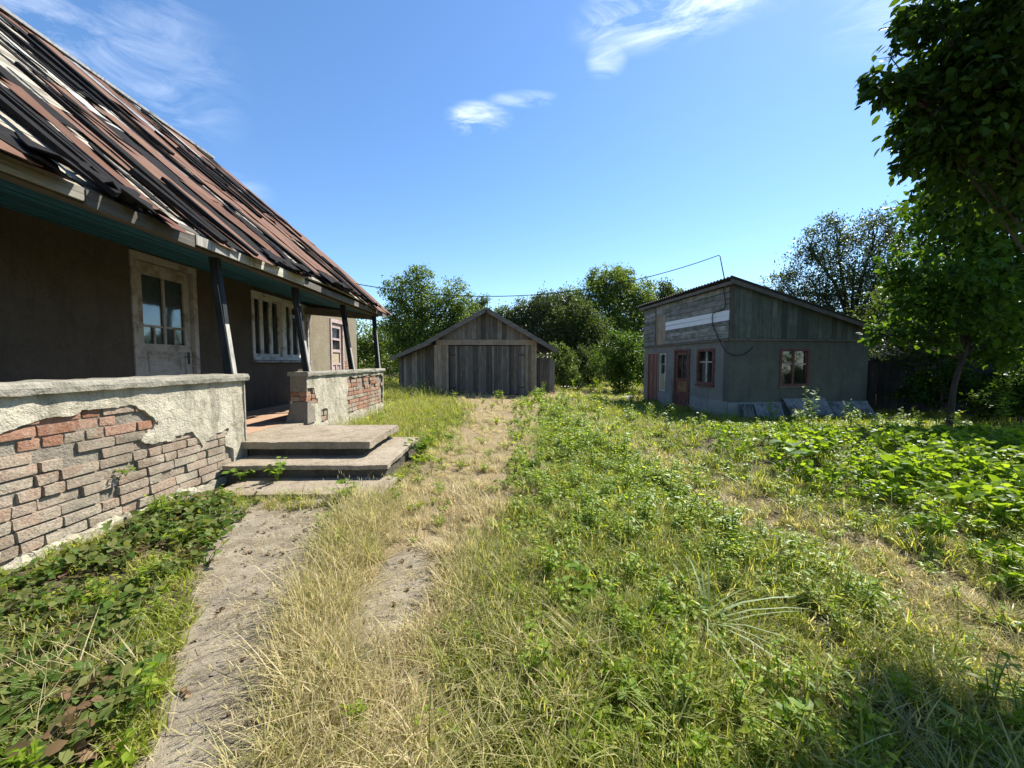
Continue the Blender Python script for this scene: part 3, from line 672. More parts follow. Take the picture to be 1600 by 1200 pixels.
for (a, b, c_, d_) in ((y0 + .11, ym - .018, zmid + .015, zt_), (ym + .018, y1 - .11, zmid + .015, zt_), (y0 + .11, q1 - .012, zb, zmid - .015), (q1 + .012, ym - .018, zb, zmid - .015), (ym + .018, q2 - .012, zb, zmid - .015), (q2 + .012, y1 - .11, zb, zmid - .015)):
    lf = hm(); lf.box(lx0 + .018, lx0 + .022, a, b, c_, d_); lf.build('pane', M['glass'], leaf)
lf = hm(); lf.box(lx1, lx1 + .006, y1 - .085, y1 - .045, 1.28, 1.46); lf.bar((lx1 + .03, y1 - .065, 1.39), (lx1 + .03, y1 - .17, 1.385), .014, .014); lf.bar((lx1, y1 - .065, 1.39), (lx1 + .035, y1 - .065, 1.39), .014, .014); lf.build('door_handle', M['iron'], leaf)
lf = hm(); lf.box(lx0 - .03, lx0 - .026, y0, y1, 1.5, z1); lf.build('door_curtain', M['curtain'], leaf)
# veranda window of six narrow casements
win = hm(); fx0 = WX - .14
for (a, b, c_, d_) in ((WY0, WY0 + .06, WZ0, WZ1), (WY1 - .06, WY1, WZ0, WZ1), (WY0 + .06, WY1 - .06, WZ0, WZ0 + .06), (WY0 + .06, WY1 - .06, WZ1 - .07, WZ1), ((WY0 + WY1) / 2 - .075, (WY0 + WY1) / 2 + .075, WZ0 + .06, WZ1 - .07)): win.box(fx0, WX + .02, a, b, c_, d_)
win = win.build('window', M['win_paint'], house)
s_ = hm(); s_.box(WX - .02, WX + .10, WY0 - .05, WY1 + .05, WZ0 - .05, WZ0 - .012); s_.build('window_sill', M['tar_grey'], win)
for side in (0, 1):
    a0 = WY0 + .06 if side == 0 else (WY0 + WY1) / 2 + .075; a1 = (WY0 + WY1) / 2 - .075 if side == 0 else WY1 - .06; n = 3; sw = (a1 - a0) / n
    for k in range(n):
        b0, b1 = a0 + k * sw + .003, a0 + (k + 1) * sw - .003; c_ = hm(); z0_, z1_ = WZ0 + .063, WZ1 - .073
        for (a, b, cc, dd) in ((b0, b0 + .045, z0_, z1_), (b1 - .045, b1, z0_, z1_), (b0 + .045, b1 - .045, z0_, z0_ + .06), (b0 + .045, b1 - .045, z1_ - .055, z1_)): c_.box(WX - .09, WX - .04, a, b, cc, dd)
        c_.build('casement', M['win_paint'], win)
        p = hm(); p.box(WX - .068, WX - .064, b0 + .045, b1 - .045, z0_ + .06, z1_ - .055); p.build('pane', M['glass'], win)
# annex beyond the veranda
AX = -4.75
a_ = hm(); wall_x(a_, AX - .3, AX + .004, 9.56, 12.56, 0, 3.05, [(10.72, 11.46, .42, 2.46)]); a_.box(-9, AX - .3, 12.26, 12.56, 0, 3.05); a_.build('annex_wall', M['annex_wall'], house)
a_ = hm(); a_.hexa([(AX + .15, 9.70, 3.02), (AX + .15, 12.75, 3.02), (-9.2, 12.75, 4.4), (-9.2, 9.70, 4.4)], [(AX + .15, 9.70, 3.08), (AX + .15, 12.75, 3.08), (-9.2, 12.75, 4.46), (-9.2, 9.70, 4.46)]); a_.build('annex_roof', M['rust_sheet'], house)
a_ = hm()
for (a, b, c_, d_) in ((10.66, 10.74, .42, 2.52), (11.44, 11.52, .42, 2.52), (10.74, 11.44, 2.42, 2.52)): a_.box(AX - .1, AX + .03, a, b, c_, d_)
ad_ = a_.build('annex_door_frame', M['mauve_paint'], house)
a_ = hm(); yA, yB = 10.745, 11.435
for (a, b, c_, d_) in ((yA, yA + .1, .43, 2.42), (yB - .1, yB, .43, 2.42), (yA + .1, yB - .1, 2.28, 2.42), (yA + .1, yB - .1, 1.94, 2.0), (yA + .1, yB - .1, 1.60, 1.68), (yA + .1, yB - .1, 1.24, 1.30), (yA + .1, yB - .1, .43, .6)): a_.box(AX - .07, AX - .02, a, b, c_, d_)
a_.box(AX - .07, AX - .02, (yA + yB) / 2 - .04, (yA + yB) / 2 + .04, .6, 1.24)
adr = a_.build('annex_door', M['mauve_paint'], house)
for (c_, d_, mt) in ((2.0, 2.28, 'glass'), (1.68, 1.94, 'glass'), (1.30, 1.60, 'beige_panel')):
    p = hm(); p.box(AX - .055, AX - .048, yA + .1, yB - .1, c_, d_); p.build('pane' if mt == 'glass' else 'door_panel', M[mt], adr)
for (a, b) in ((yA + .1, (yA + yB) / 2 - .04), ((yA + yB) / 2 + .04, yB - .1)): p = hm(); p.box(AX - .06, AX - .045, a, b, .6, 1.24); p.build('door_panel', M['mauve_paint'], adr)
p = hm(); p.box(AX - .12, AX - .1, yA, yB, 1.6, 2.4); p.build('door_curtain', M['curtain'], adr)
for k in range(9):
    z = .75 + k * .08; y = 11.53 + (k % 2) * .06
    while y < 12.2 - .03 * max(0, k - 5) ** 1.5 + .1 * rb.random():
        o = mesh_obj('brick', rb.choice(red_half), ad_, (AX - .045 + rb.uniform(0, .006) - HO[0], y + .06 - HO[1], z)); y += .132
# lamp above the door
lamp = empty('wall_lamp', (WX, 5.58, 2.86), 'small white porcelain lamp holder on the wall above the house door', 'lamp')
m = MB(); m.tube([(-.03, 0, 0), (.05, 0, 0)], .05, 10); m.build('base', M['porcelain'], lamp)
m = MB(); m.tube([(.05, 0, 0), (.075, 0, -.01), (.11, 0, -.03), (.14, 0, -.05), (.155, 0, -.06)], [.025, .035, .045, .036, .015], 10); m.build('bulb', M['porcelain'], lamp, smooth=True)

# ------------------------------------------------------------------ steps
def slab(name, x0, x1, y0, y1, z0, z1, mat, parent, off, seed, res=.05, jag=.012):
    """concrete slab with worn, uneven edges"""
    nx_, ny_ = max(2, int((x1 - x0) / res)), max(2, int((y1 - y0) / res)); vv = []; ff = []
    def jit(x, y, z, k):
        e = 1 if (x in (x0, x1) or y in (y0, y1)) else 0
        return Vector((x + (jag * pnoise(x * 9, y * 9, seed + k) * e), y + jag * pnoise(x * 9 + 5, y * 9, seed + k + 1) * e, z + .006 * pnoise(x * 3, y * 3, seed + 2) - (.008 * abs(pnoise(x * 12, y * 12, seed + 4)) + .004) * e * (1 if k == 0 else 0)))
    for k, z in ((0, z1), (1, z0)):
        for i in range(nx_ + 1):
            for j in range(ny_ + 1):
                x = x0 + (x1 - x0) * i / nx_ if i < nx_ else x1; y = y0 + (y1 - y0) * j / ny_ if j < ny_ else y1
                vv.append(jit(x, y, z, k) - Vector(off))
    N_ = (nx_ + 1) * (ny_ + 1); I = lambda i, j, k=0: k * N_ + i * (ny_ + 1) + j
    for i in range(nx_):
        for j in range(ny_):
            ff.append((I(i, j), I(i+1, j), I(i+1, j+1), I(i, j+1))); ff.append((I(i, j, 1), I(i, j+1, 1), I(i+1, j+1, 1), I(i+1, j, 1)))
    for i in range(nx_): ff.append((I(i, 0, 1), I(i+1, 0, 1), I(i+1, 0), I(i, 0))); ff.append((I(i+1, ny_, 1), I(i, ny_, 1), I(i, ny_), I(i+1, ny_)))
    for j in range(ny_): ff.append((I(0, j+1, 1), I(0, j, 1), I(0, j), I(0, j+1))); ff.append((I(nx_, j, 1), I(nx_, j+1, 1), I(nx_, j+1), I(nx_, j)))
    m = MB(); m.v = [tuple(p) for p in vv]; m.f = ff; return m.build(name, mat, parent)
SO = (-2.2, 4.6, 0)
steps = empty('entrance_steps', SO, 'three worn concrete steps with a broad landing slab before the veranda', 'steps')
slab('landing_slab', -3.015, -1.54, 4.40, 5.60, .315, .402, M['concrete'], steps, SO, 11, .04, .016)
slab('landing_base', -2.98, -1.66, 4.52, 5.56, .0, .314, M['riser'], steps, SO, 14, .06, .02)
slab('step_slab', -2.97, -1.24, 4.05, 5.60, .17, .222, M['concrete'], steps, SO, 17, .04, .016)
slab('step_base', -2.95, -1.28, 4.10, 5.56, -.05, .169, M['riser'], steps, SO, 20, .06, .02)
slab('step_slab', -2.75, -1.15, 3.58, 4.14, .015, .075, M['concrete'], steps, SO, 23, .04, .016)

# ------------------------------------------------------------------ outbuilding at the right
SH = (6.01, 10.09, 0); SRZ = math.atan2(.107, 1)
shed = empty('outbuilding', SH, 'low grey plastered outbuilding with plank-clad top and single-pitch roof', 'outbuilding', SRZ)
SW, SD = 4.20, 4.86                    # width along the front, depth
zr = lambda x: 3.36 - (3.36 - 2.20) * x / SW      # underside of the roof
def wall_y(mb, y0, y1, x0, x1, z0, z1, holes):
    xs = sorted({x0, x1, *[h[0] for h in holes], *[h[1] for h in holes]})
    for a, b in zip(xs[:-1], xs[1:]):
        hs = sorted([h for h in holes if h[0] < b - 1e-6 and h[1] > a + 1e-6], key=lambda h: h[2]); z = z0
        for h in hs:
            if h[2] > z + 1e-6: mb.box(a, b, y0, y1, z, h[2])
            z = h[3]
        if z1 > z + 1e-6: mb.box(a, b, y0, y1, z, z1)
    return mb
FW = (1.46, 2.36, .67, 1.68)           # front window
m = wall_y(MB(), 0, .25, .0, SW, -.3, 1.90, [FW]); m.build('front_wall', M['shed_plaster'], shed)
LH = [(.62, 1.43, .67, 1.71), (1.80, 2.68, -.15, 1.74), (3.24, 3.64, .30, 1.63), (3.72, 4.58, -.15, 1.68)]
m = wall_x(MB(), 0, .25, .252, SD, -.3, 1.90, LH); m.build('side_wall', M['shed_side'], shed)
m = MB(); m.box(SW - .25, SW, .252, SD, -.3, 2.2); m.hexa([(.25, SD - .25, -.3), (SW - .25, SD - .25, -.3), (SW - .25, SD, -.3), (.25, SD, -.3)], [(.25, SD - .25, 3.3), (SW - .25, SD - .25, 2.25), (SW - .25, SD, 2.25), (.25, SD, 3.3)]); m.build('rear_wall', M['shed_plaster'], shed)
for (a, b) in ((.03, 1.74), (2.74, 3.68)): m = MB(); m.box(-.03, -.002, a, b, -.3, .26); m.build('side_plinth', M['shed_plinth'], shed)
m = MB(); m.box(-.03, SW + .02, -.035, -.002, -.3, .24); m.build('front_plinth', M['shed_plinth'], shed)
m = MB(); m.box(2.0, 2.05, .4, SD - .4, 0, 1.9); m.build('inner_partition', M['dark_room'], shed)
m = MB(); m.box(-.035, SW + .03, -.045, .02, 1.895, 1.945); m.build('ledge_board', M['plank_dark'], shed)
m = MB(); m.box(-.06, -.002, .03, SD + .02, 1.885, 1.94); m.build('ledge_board', M['plank_dark'], shed)
rs = random.Random(9)
x = .055
while x < SW - .02:                    # upright boards of the front
    wd = min(rs.uniform(.11, .19), SW - x); m = MB(); y = -.03 + rs.uniform(-.006, .006); zb = 1.948 + rs.uniform(0, .012)
    m.hexa([(x, y, zb), (x + wd - .006, y, zb), (x + wd - .006, y + .022, zb), (x, y + .022, zb)], [(x, y, zr(x) + .02), (x + wd - .006, y, zr(x + wd) + .02), (x + wd - .006, y + .022, zr(x + wd) + .02), (x, y + .022, zr(x) + .02)])
    m.build('cladding_board', M['green_board'], shed); x += wd
m = MB(); m.box(-.045, .05, -.05, .0, 1.946, 3.37); m.build('corner_board', M['plank_dark'], shed)
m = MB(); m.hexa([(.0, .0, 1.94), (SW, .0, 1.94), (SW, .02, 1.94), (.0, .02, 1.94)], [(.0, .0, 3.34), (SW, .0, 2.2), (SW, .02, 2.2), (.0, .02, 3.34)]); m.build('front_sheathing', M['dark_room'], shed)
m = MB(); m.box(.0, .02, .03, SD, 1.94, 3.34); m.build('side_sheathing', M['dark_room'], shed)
def hboards(y0, y1, rows):
    for (z0, z1, mt) in rows:
        m = MB(); d0, d1 = rs.uniform(-.008, .004), rs.uniform(-.008, .004); s0, s1 = rs.uniform(-.006, .006), rs.uniform(-.006, .006)
        m.hexa([(-.028 + d0, y1, z0 + s1), (-.028 + d1, y0, z0 + s0), (-.006, y0, z0 + s0), (-.006, y1, z0 + s1)], [(-.024 + d0, y1, z1 - .008 + s1), (-.024 + d1, y0, z1 - .008 + s0), (-.006, y0, z1 - .008 + s0), (-.006, y1, z1 - .008 + s1)])
        m.build('white_board' if mt == 'white_strip' else 'side_board', M[mt], shed)
z = 1.95; rows = []
while z < 2.43: rows.append((z, z + .12, 'left_board')); z += .12
rows += [(2.43, 2.575, 'white_strip'), (2.575, 2.715, 'white_strip')]; z = 2.72
while z < 3.3: rows.append((z, min(z + .155, 3.345), 'left_board')); z += .155
hboards(.055, 3.28, rows)
z = 1.95; rows = []
while z < 3.3: rows.append((z, min(z + .15, 3.345), 'left_board')); z += .15
hboards(3.93, SD, rows)
for k in range(4):
    m = MB(); a = 3.29 + k * .158; m.box(-.03 - .003 * (k % 2), -.006, a, a + .15, 1.95, 2.98); m.build('patch_board', M['plank_warm'], shed)
m = MB(); m.box(-.03, -.006, 3.29, 3.92, 2.99, 3.34); m.build('patch_board', M['left_board'], shed)
m = MB(); m.box(-.045, -.005, 3.925, 3.965, 1.95, 3.36); m.build('batten', M['plank_dark'], shed)
def frame_y(x0, x1, z0, z1, y, t_, dep, mat, name, parent):      # frame in the plane of the front wall
    m = MB()
    for (a, b, c_, d_) in ((x0, x0 + t_, z0, z1), (x1 - t_, x1, z0, z1), (x0 + t_, x1 - t_, z0, z0 + t_), (x0 + t_, x1 - t_, z1 - t_, z1)): m.box(a, b, y, y + dep, c_, d_)
    return m.build(name, mat, parent)
def frame_x(y0, y1, z0, z1, x, t_, dep, mat, name, parent):
    m = MB()
    for (a, b, c_, d_) in ((y0, y0 + t_, z0, z1), (y1 - t_, y1, z0, z1), (y0 + t_, y1 - t_, z0, z0 + t_), (y0 + t_, y1 - t_, z1 - t_, z1)): m.box(x, x + dep, a, b, c_, d_)
    return m.build(name, mat, parent)
# front window
wf = frame_y(*FW, -.018, .06, .12, M['red_paint'], 'window', shed); wf['label'] = 'dim front window with flaking red frame and four panes'
xm, zm = (FW[0] + FW[1]) / 2, FW[2] + .60
m = MB(); m.box(xm - .03, xm + .03, .03, .075, FW[2] + .062, FW[3] - .062); m.build('mullion', M['red_paint'], wf)
for (a, b) in ((FW[0] + .062, xm - .032), (xm + .032, FW[1] - .062)):
    m = MB(); m.box(a, b, .035, .07, zm - .015, zm + .015); m.build('glazing_bar', M['win_paint'], wf)
    for (c_, d_) in ((FW[2] + .062, zm - .016), (zm + .016, FW[3] - .062)): m = MB(); m.box(a, b, .05, .054, c_, d_); m.build('pane', M['glass'], wf)
m = MB(); m.box(FW[0] - .02, FW[1] + .02, -.05, .05, FW[2] - .045, FW[2] - .003); m.build('window_sill', M['plank_dark'], wf)
# side window
y0, y1, z0, z1 = LH[0]
wf = frame_x(y0, y1, z0, z1, -.03, .075, .14, M['red_paint'], 'window', shed); wf['label'] = 'side window with flaking red frame and white curtains'
m = MB(); m.box(.02, .07, (y0+y1)/2 - .03, (y0+y1)/2 + .03, z0 + .077, z1 - .077); m.build('mullion', M['win_paint'], wf)
for (a, b) in ((y0 + .077, (y0+y1)/2 - .032), ((y0+y1)/2 + .032, y1 - .077)):
    m = MB(); m.box(.025, .06, a, b, z1 - .40, z1 - .37); m.build('glazing_bar', M['win_paint'], wf)
    for (c_, d_) in ((z0 + .078, z1 - .401), (z1 - .369, z1 - .078)): m = MB(); m.box(.04, .044, a, b, c_, d_); m.build('pane', M['glass'], wf)
for (a, b, cc) in ((y0 + .06, y0 + .30, .10), (y1 - .34, y1 - .06, -.06)):
    m = MB(); m.hexa([(.14, b, z0), (.14, a, z0), (.15, a, z0), (.15, b, z0)], [(.14, b - max(0, cc), z1), (.14, a - min(0, cc), z1), (.15, a - min(0, cc), z1), (.15, b - max(0, cc), z1)]); m.build('curtain', M['curtain'], wf)
m = MB(); m.box(-.06, .04, y0 - .02, y1 + .02, z0 - .05, z0 - .003); m.build('window_sill', M['red_paint'], wf)
# glazed door with red, orange and curtained fields
y0, y1, z0, z1 = LH[1]
df = frame_x(y0, y1, z0 - .1, z1, -.035, .07, .15, M['red_paint'], 'door_frame', shed)
m = MB(); a, b = y0 + .075, y1 - .075
for (c_, d_, e_, f_) in ((a, a + .10, z0, z1 - .075), (b - .10, b, z0, z1 - .075), (a + .10, b - .10, z1 - .19, z1 - .075), (a + .10, b - .10, .70, .80), (a + .10, b - .10, .30, .37), (a + .10, b - .10, z0, -.06)): m.box(.0, .05, c_, d_, e_, f_)
m.box(.004, .046, (a+b)/2 - .022, (a+b)/2 + .022, .80, z1 - .19)
dl = m.build('door', M['red_paint'], shed); dl['label'] = 'peeling red door with glazed top and orange middle panel'
for (c_, d_) in ((a + .10, (a+b)/2 - .022), ((a+b)/2 + .022, b - .10)): m = MB(); m.box(.022, .026, c_, d_, .80, z1 - .19); m.build('pane', M['glass'], dl)
m = MB(); m.box(.015, .035, a + .10, b - .10, .37, .70); m.build('door_panel', M['orange_panel'], dl)
m = MB(); m.box(.015, .035, a + .10, b - .10, -.06, .30); m.build('door_panel', M['red_paint'], dl)
m = MB(); m.box(.09, .095, a + .1, (a+b)/2 + .06, .75, z1 - .12); m.build('curtain', M['curtain'], dl)
m = MB(); m.bar((-.045, b - .05, .66), (-.045, b - .05, .5), .016, .016, (1, 0, 0)); m.build('door_handle', M['iron'], dl)
m = MB(); m.bar((-.05, y1 + .03, -.15), (-.07, y1 + .06, .75), .03, .03, (1, 0, 0)); m.build('prop_stick', M['plank'], shed)
# narrow window over beige panel
y0, y1, z0, z1 = LH[2]
nwf = frame_x(y0, y1, z0, z1, -.015, .05, .1, M['win_paint'], 'window', shed)
m = MB(); m.box(-.005, .02, y0 + .052, y1 - .052, z0 + .052, .86); m.build('lower_panel', M['beige_panel'], nwf)
m = MB(); m.box(-.01, .05, y0 + .052, y1 - .052, .862, .92); m.build('transom', M['win_paint'], nwf)
m = MB(); m.box(.03, .034, y0 + .052, y1 - .052, .922, z1 - .052); m.build('pane', M['glass'], nwf)
m = MB(); m.box(.018, .028, y0 + .052, y1 - .052, 1.24, 1.27); m.build('glazing_bar', M['win_paint'], nwf)
# red plank door
y0, y1, z0, z1 = LH[3]
df = frame_x(y0, y1, z0 - .1, z1, -.02, .05, .1, M['plank_warm'], 'door_frame', shed)
a = y0 + .053; k = 0
while a < y1 - .06:
    wd = min(.135, y1 - .053 - a); m = MB(); m.box(.0 - .004 * (k % 2), .03, a, a + wd - .005, z0, z1 - .053); m.build('door_board', M['red_door'], shed); a += wd; k += 1
# roof of corrugated cement, wavy at its ends
def corrugated(name, ns, length, pitch, amp, thick, place, mat, parent, nl=2):
    per = 6; n = ns * per; vv = []; ff = []
    for L_ in range(nl + 1):
        for i in range(n + 1):
            h = amp * math.cos(6.2832 * i / per); vv.append(place(i * pitch / per, length * L_ / nl, h + thick))
    B = len(vv)
    for L_ in range(nl + 1):
        for i in range(n + 1):
            h = amp * math.cos(6.2832 * i / per); vv.append(place(i * pitch / per, length * L_ / nl, h))
    for L_ in range(nl):
        for i in range(n):
            a = L_ * (n + 1) + i; ff.append((a, a + 1, a + n + 2, a + n + 1)); ff.append((B + a, B + a + n + 1, B + a + n + 2, B + a + 1))
    for i in range(n):
        ff.append((i, B + i, B + i + 1, i + 1)); a = nl * (n + 1) + i; ff.append((a, a + 1, B + a + 1, B + a))
    for L_ in range(nl): a = L_ * (n + 1); ff.append((a, a + n + 1, B + a + n + 1, B + a)); b = a + n; ff.append((b, B + b, B + b + n + 1, b + n + 1))
    m = MB(); m.add(vv, ff); return m.build(name, mat, parent)
rdir = Vector((SW, 0, 2.20 - 3.36)).normalized(); rn = Vector((-rdir.z, 0, rdir.x))
for k in range(4):
    b0 = -.22 + k * 1.36; 
    for (t0, t1, lift) in ((2.55, 5.05, .0), (-.22, 2.72, .022)):
        o_ = Vector((0, 0, 3.43))
        corrugated('roof_sheet', 10, t1 - t0, .136, .022, .012, lambda u_, l_, h_, b0=b0, t0=t0, lift=lift: o_ + rdir * (t0 + l_) + Vector((0, b0 + u_, 0)) + rn * (h_ + lift + .006 * (k % 2)), M['asbestos_dark'], shed)
m = MB()
m.bar(Vector((0, -.20, 3.36)) + rdir * -.2, Vector((0, -.20, 3.36)) + rdir * 5.0, .03, .10, rn); m.build('verge_board', M['plank_dark'], shed)
m = MB(); m.box(-.16, -.12, -.2, SD + .2, 3.33, 3.42); m.build('fascia_board', M['plank_dark'], shed)
for yq in (.15, 1.3, 2.5, 3.7, 4.7): m = MB(); m.bar(Vector((0, yq, 3.335)) + rdir * -.1, Vector((0, yq, 3.335)) + rdir * 4.9, .07, .08, rn); m.build('rafter', M['plank_dark'], shed)
# old roofing sheets leaning on the front
Rz = Matrix.Rotation(SRZ, 4, 'Z')
def lean_sheet(x0, x1, hgt, foot, tilt, label, mat):
    w_ = Rz @ Vector((x0, 0, 0)) + Vector(SH); e = empty('corrugated_sheet', w_, label, 'roofing sheet', SRZ + tilt, 'roofing sheets leaning on the outbuilding')
    n = max(3, round((x1 - x0) / .15)); p = (x1 - x0) / n
    corrugated('sheet', n, hgt, p, .024, .01, lambda u_, l_, h_: (u_, -foot + (foot - .08) * l_ / hgt - h_ * .85, -.24 + l_ * math.sqrt(max(.01, 1 - (foot / hgt) ** 2)) + h_ * .4), mat, e)
lean_sheet(.28, .60, .50, .24, .02, 'narrow grey corrugated sheet leaning nearest the corner of the outbuilding', M['asbestos'])
lean_sheet(.64, 1.42, .54, .30, -.02, 'low grey corrugated sheet with a broken top edge left of the tallest', M['asbestos'])
lean_sheet(1.50, 2.78, .76, .50, .015, 'tallest grey corrugated sheet leaning under the front window', M['asbestos'])
lean_sheet(2.86, 4.05, .66, .46, -.03, 'grey corrugated sheet leaning by the right corner of the outbuilding', M['asbestos'])

# mast, overhead cable and the cable down the wall
def sw(x, y, z): return Rz @ Vector((x, y, z)) + Vector(SH)
mt_base = sw(.02, .30, 3.44); mt_top = sw(-.12, .42, 4.22)
mast = empty('cable_mast', mt_base, 'thin bent metal mast standing on the outbuilding roof', 'mast')
m = MB(mt_base); m.tube([mt_base, mt_base.lerp(mt_top, .6) + Vector((.02, 0, 0)), mt_top + Vector((.04, 0, -.02)), mt_top], [.016, .014, .012, .010], 6); m.build('tube', M['iron'], mast)
A_ = Vector((-4.35, 9.75, 3.40)); pts = []
for i in range(41):
    q_ = i / 40; p = A_.lerp(mt_top, q_); p.z -= 4 * .74 * q_ * (1 - q_); pts.append(p)
c_ = MB(A_); c_.tube(pts, .0105, 5); tag(c_.build('overhead_cable', M['cable'], None, A_), 'black cable sagging across the sky from house gable to outbuilding mast', 'cable')
wp = [(-.06, .30, 3.44), (-.07, .22, 3.2), (-.06, .17, 2.85), (-.06, .30, 2.74), (-.06, .62, 2.70), (-.06, .70, 2.62), (-.06, .66, 2.35), (-.07, .45, 2.05), (-.09, .30, 1.90), (-.11, .12, 1.70), (-.10, -.06, 1.56), (.10, -.09, 1.50), (.30, -.08, 1.52), (.46, -.07, 1.60), (.60, -.06, 1.72)]
pts = [sw(*p) for p in wp]; fine = []
for i in range(len(pts) - 1):
    p0, p1, p2, p3 = pts[max(0, i-1)], pts[i], pts[i+1], pts[min(len(pts)-1, i+2)]
    for k in range(5):
        u = k / 5; fine.append(.5 * ((2*p1) + (p2 - p0)*u + (2*p0 - 5*p1 + 4*p2 - p3)*u*u + (3*p1 - p0 - 3*p2 + p3)*u**3))
fine.append(pts[-1])
c_ = MB(pts[0]); c_.tube(fine, .013, 5); tag(c_.build('wall_cable', M['cable'], None, pts[0]), 'black cable looping loosely down the outbuilding corner', 'cable')

# ------------------------------------------------------------------ plank garage
GO = (-.70, 15.59, 0)
gar = empty('plank_garage', GO, 'grey weathered plank garage with double doors and lean-to wings', 'garage')
def gm_(): return MB(GO)
rg = random.Random(31)
def vplanks(x0, x1, y, z0, ztop, name, mat, parent, wmin=.10, wmax=.17, y_at=None, thick=.025):
    x = x0
    while x < x1 - .02:
        wd = min(rg.uniform(wmin, wmax), x1 - x)
        if x1 - x - wd < .05: wd = x1 - x
        ya = (y_at(x) if y_at else y) + rg.uniform(-.008, .006); yb = (y_at(x + wd) if y_at else y) + rg.uniform(-.008, .006); zb = z0 + rg.uniform(-.03, .02)
        za, zc = ztop(x), ztop(x + wd); m = gm_()
        m.hexa([(x, ya, zb), (x + wd - .007, yb, zb), (x + wd - .007, yb + thick, zb), (x, ya + thick, zb)], [(x, ya, za), (x + wd - .007, yb, zc), (x + wd - .007, yb + thick, zc), (x, ya + thick, za)])
        m.build(name, M[mat] if isinstance(mat, str) else M[rg.choice(mat)], parent); x += wd
GXp, GZp = -.69, 3.44
zL = lambda x: GZp - (GXp - x) * (GZp - 2.18) / (GXp + 2.96)
zR = lambda x: GZp - (x - GXp) * (GZp - 1.85) / (2.05 - GXp)
zg = lambda x: (zL(x) if x < GXp else zR(x)) - .10
vplanks(-2.75, 1.32, 15.60, 2.24, lambda x: max(2.26, zg(x)), 'gable_plank', ['plank', 'plank', 'plank_dark'], gar, .12, .2)
m = gm_(); m.box(-2.72, 1.34, 15.56, 15.595, 2.02, 2.235); m.build('lintel_board', M['plank_warm'], gar)
vplanks(-2.80, -2.22, 15.57, -.03, lambda x: 2.015, 'post_plank', 'plank_warm', gar, .12, .18)
vplanks(.87, 1.34, 15.57, -.03, lambda x: 2.015, 'post_plank', 'plank_warm', gar, .10, .16)
for (a, b, lab, sd) in ((-2.20, -.50, 'left garage door leaf with a dark bolt', 1), (-.485, .86, 'right garage door leaf of narrow planks', -1)):
    m = gm_(); m.box(a + .02, b - .02, 15.66, 15.69, .25, .37); m.box(a + .02, b - .02, 15.66, 15.69, 1.55, 1.67); lf = m.build('door_leaf', M['plank_dark'], gar); lf['label'] = lab
    vplanks(a, b, 15.63, .02, lambda x: 1.985, 'door_plank', ['plank_dark', 'plank_dark', 'plank'], lf, .085, .125)
    for zq in (.30, 1.62):
        hx = a + .0 if sd > 0 else b; m = gm_(); m.bar((hx, 15.612, zq), (hx + sd * .26, 15.612, zq), .012, .05); m.build('hinge_strap', M['iron'], lf)
m = gm_(); m.bar((-.62, 15.60, .95), (-.62, 15.60, 1.22), .02, .02, (1, 0, 0)); m.bar((-.62, 15.60, .96), (-.50, 15.60, .96), .02, .02); m.build('door_bolt', M['iron'], gar)
m = gm_(); m.bar((-.40, 15.585, .02), (-.40, 15.60, 1.0), .1, .03, (1, 0, 0)); m.build('prop_plank', M['plank'], gar)
ya_ = lambda x: 15.75 + max(0, (-2.78 - x)) * .72
vplanks(-4.62, -2.80, 0, -.05, lambda x: 2.12 + (x + 2.8) * .36, 'wing_plank', ['plank_dark', 'plank', 'plank_dark', 'plank_warm'], gar, .1, .16, ya_)
vplanks(1.36, 2.10, 15.75, -.05, lambda x: 1.52 - max(0, (x - 1.9)) * .8, 'wing_plank', ['plank_dark', 'plank'], gar, .1, .15)
m = gm_(); m.box(2.06, 2.10, 15.78, 20.8, -.05, 1.45); m.build('side_wall', M['plank_dark'], gar)
m = gm_(); m.box(-4.64, -4.60, 17.1, 21, -.05, 1.45); m.build('side_wall', M['plank_dark'], gar)
m = gm_(); m.box(-4.6, 2.06, 20.9, 21.0, -.05, 1.5); m.build('rear_wall', M['plank_dark'], gar)
for (yq, nm) in ((20.85, 'rear_gable'), (15.66, 'gable_dark_backing')): m = gm_(); m.hexa([(-2.9, yq, 1.45 if yq > 16 else 2.03), (1.32, yq, 1.45 if yq > 16 else 2.03), (1.32, yq + .03, 1.45 if yq > 16 else 2.03), (-2.9, yq + .03, 1.45 if yq > 16 else 2.03)], [(-2.9, yq, 2.2), (GXp, yq, GZp - .02), (GXp, yq + .03, GZp - .02), (-2.9, yq + .03, 2.2)]); m.add([(GXp, yq, GZp - .02), (1.32, yq, zR(1.32) - .02), (1.32, yq, 2.03)], [(0, 2, 1)]); m.build(nm, M['dark_room'], gar)  # front one is a dark backing added so no sky shows between planks
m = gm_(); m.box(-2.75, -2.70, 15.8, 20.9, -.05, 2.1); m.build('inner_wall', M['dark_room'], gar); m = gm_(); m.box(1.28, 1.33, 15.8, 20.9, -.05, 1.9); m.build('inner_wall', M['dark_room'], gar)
m = gm_(); m.box(-2.25, .9, 15.70, 15.73, 0, 2.03); m.build('door_dark_backing', M['dark_room'], gar)  # dark sheet added behind the door planks to keep their gaps dark
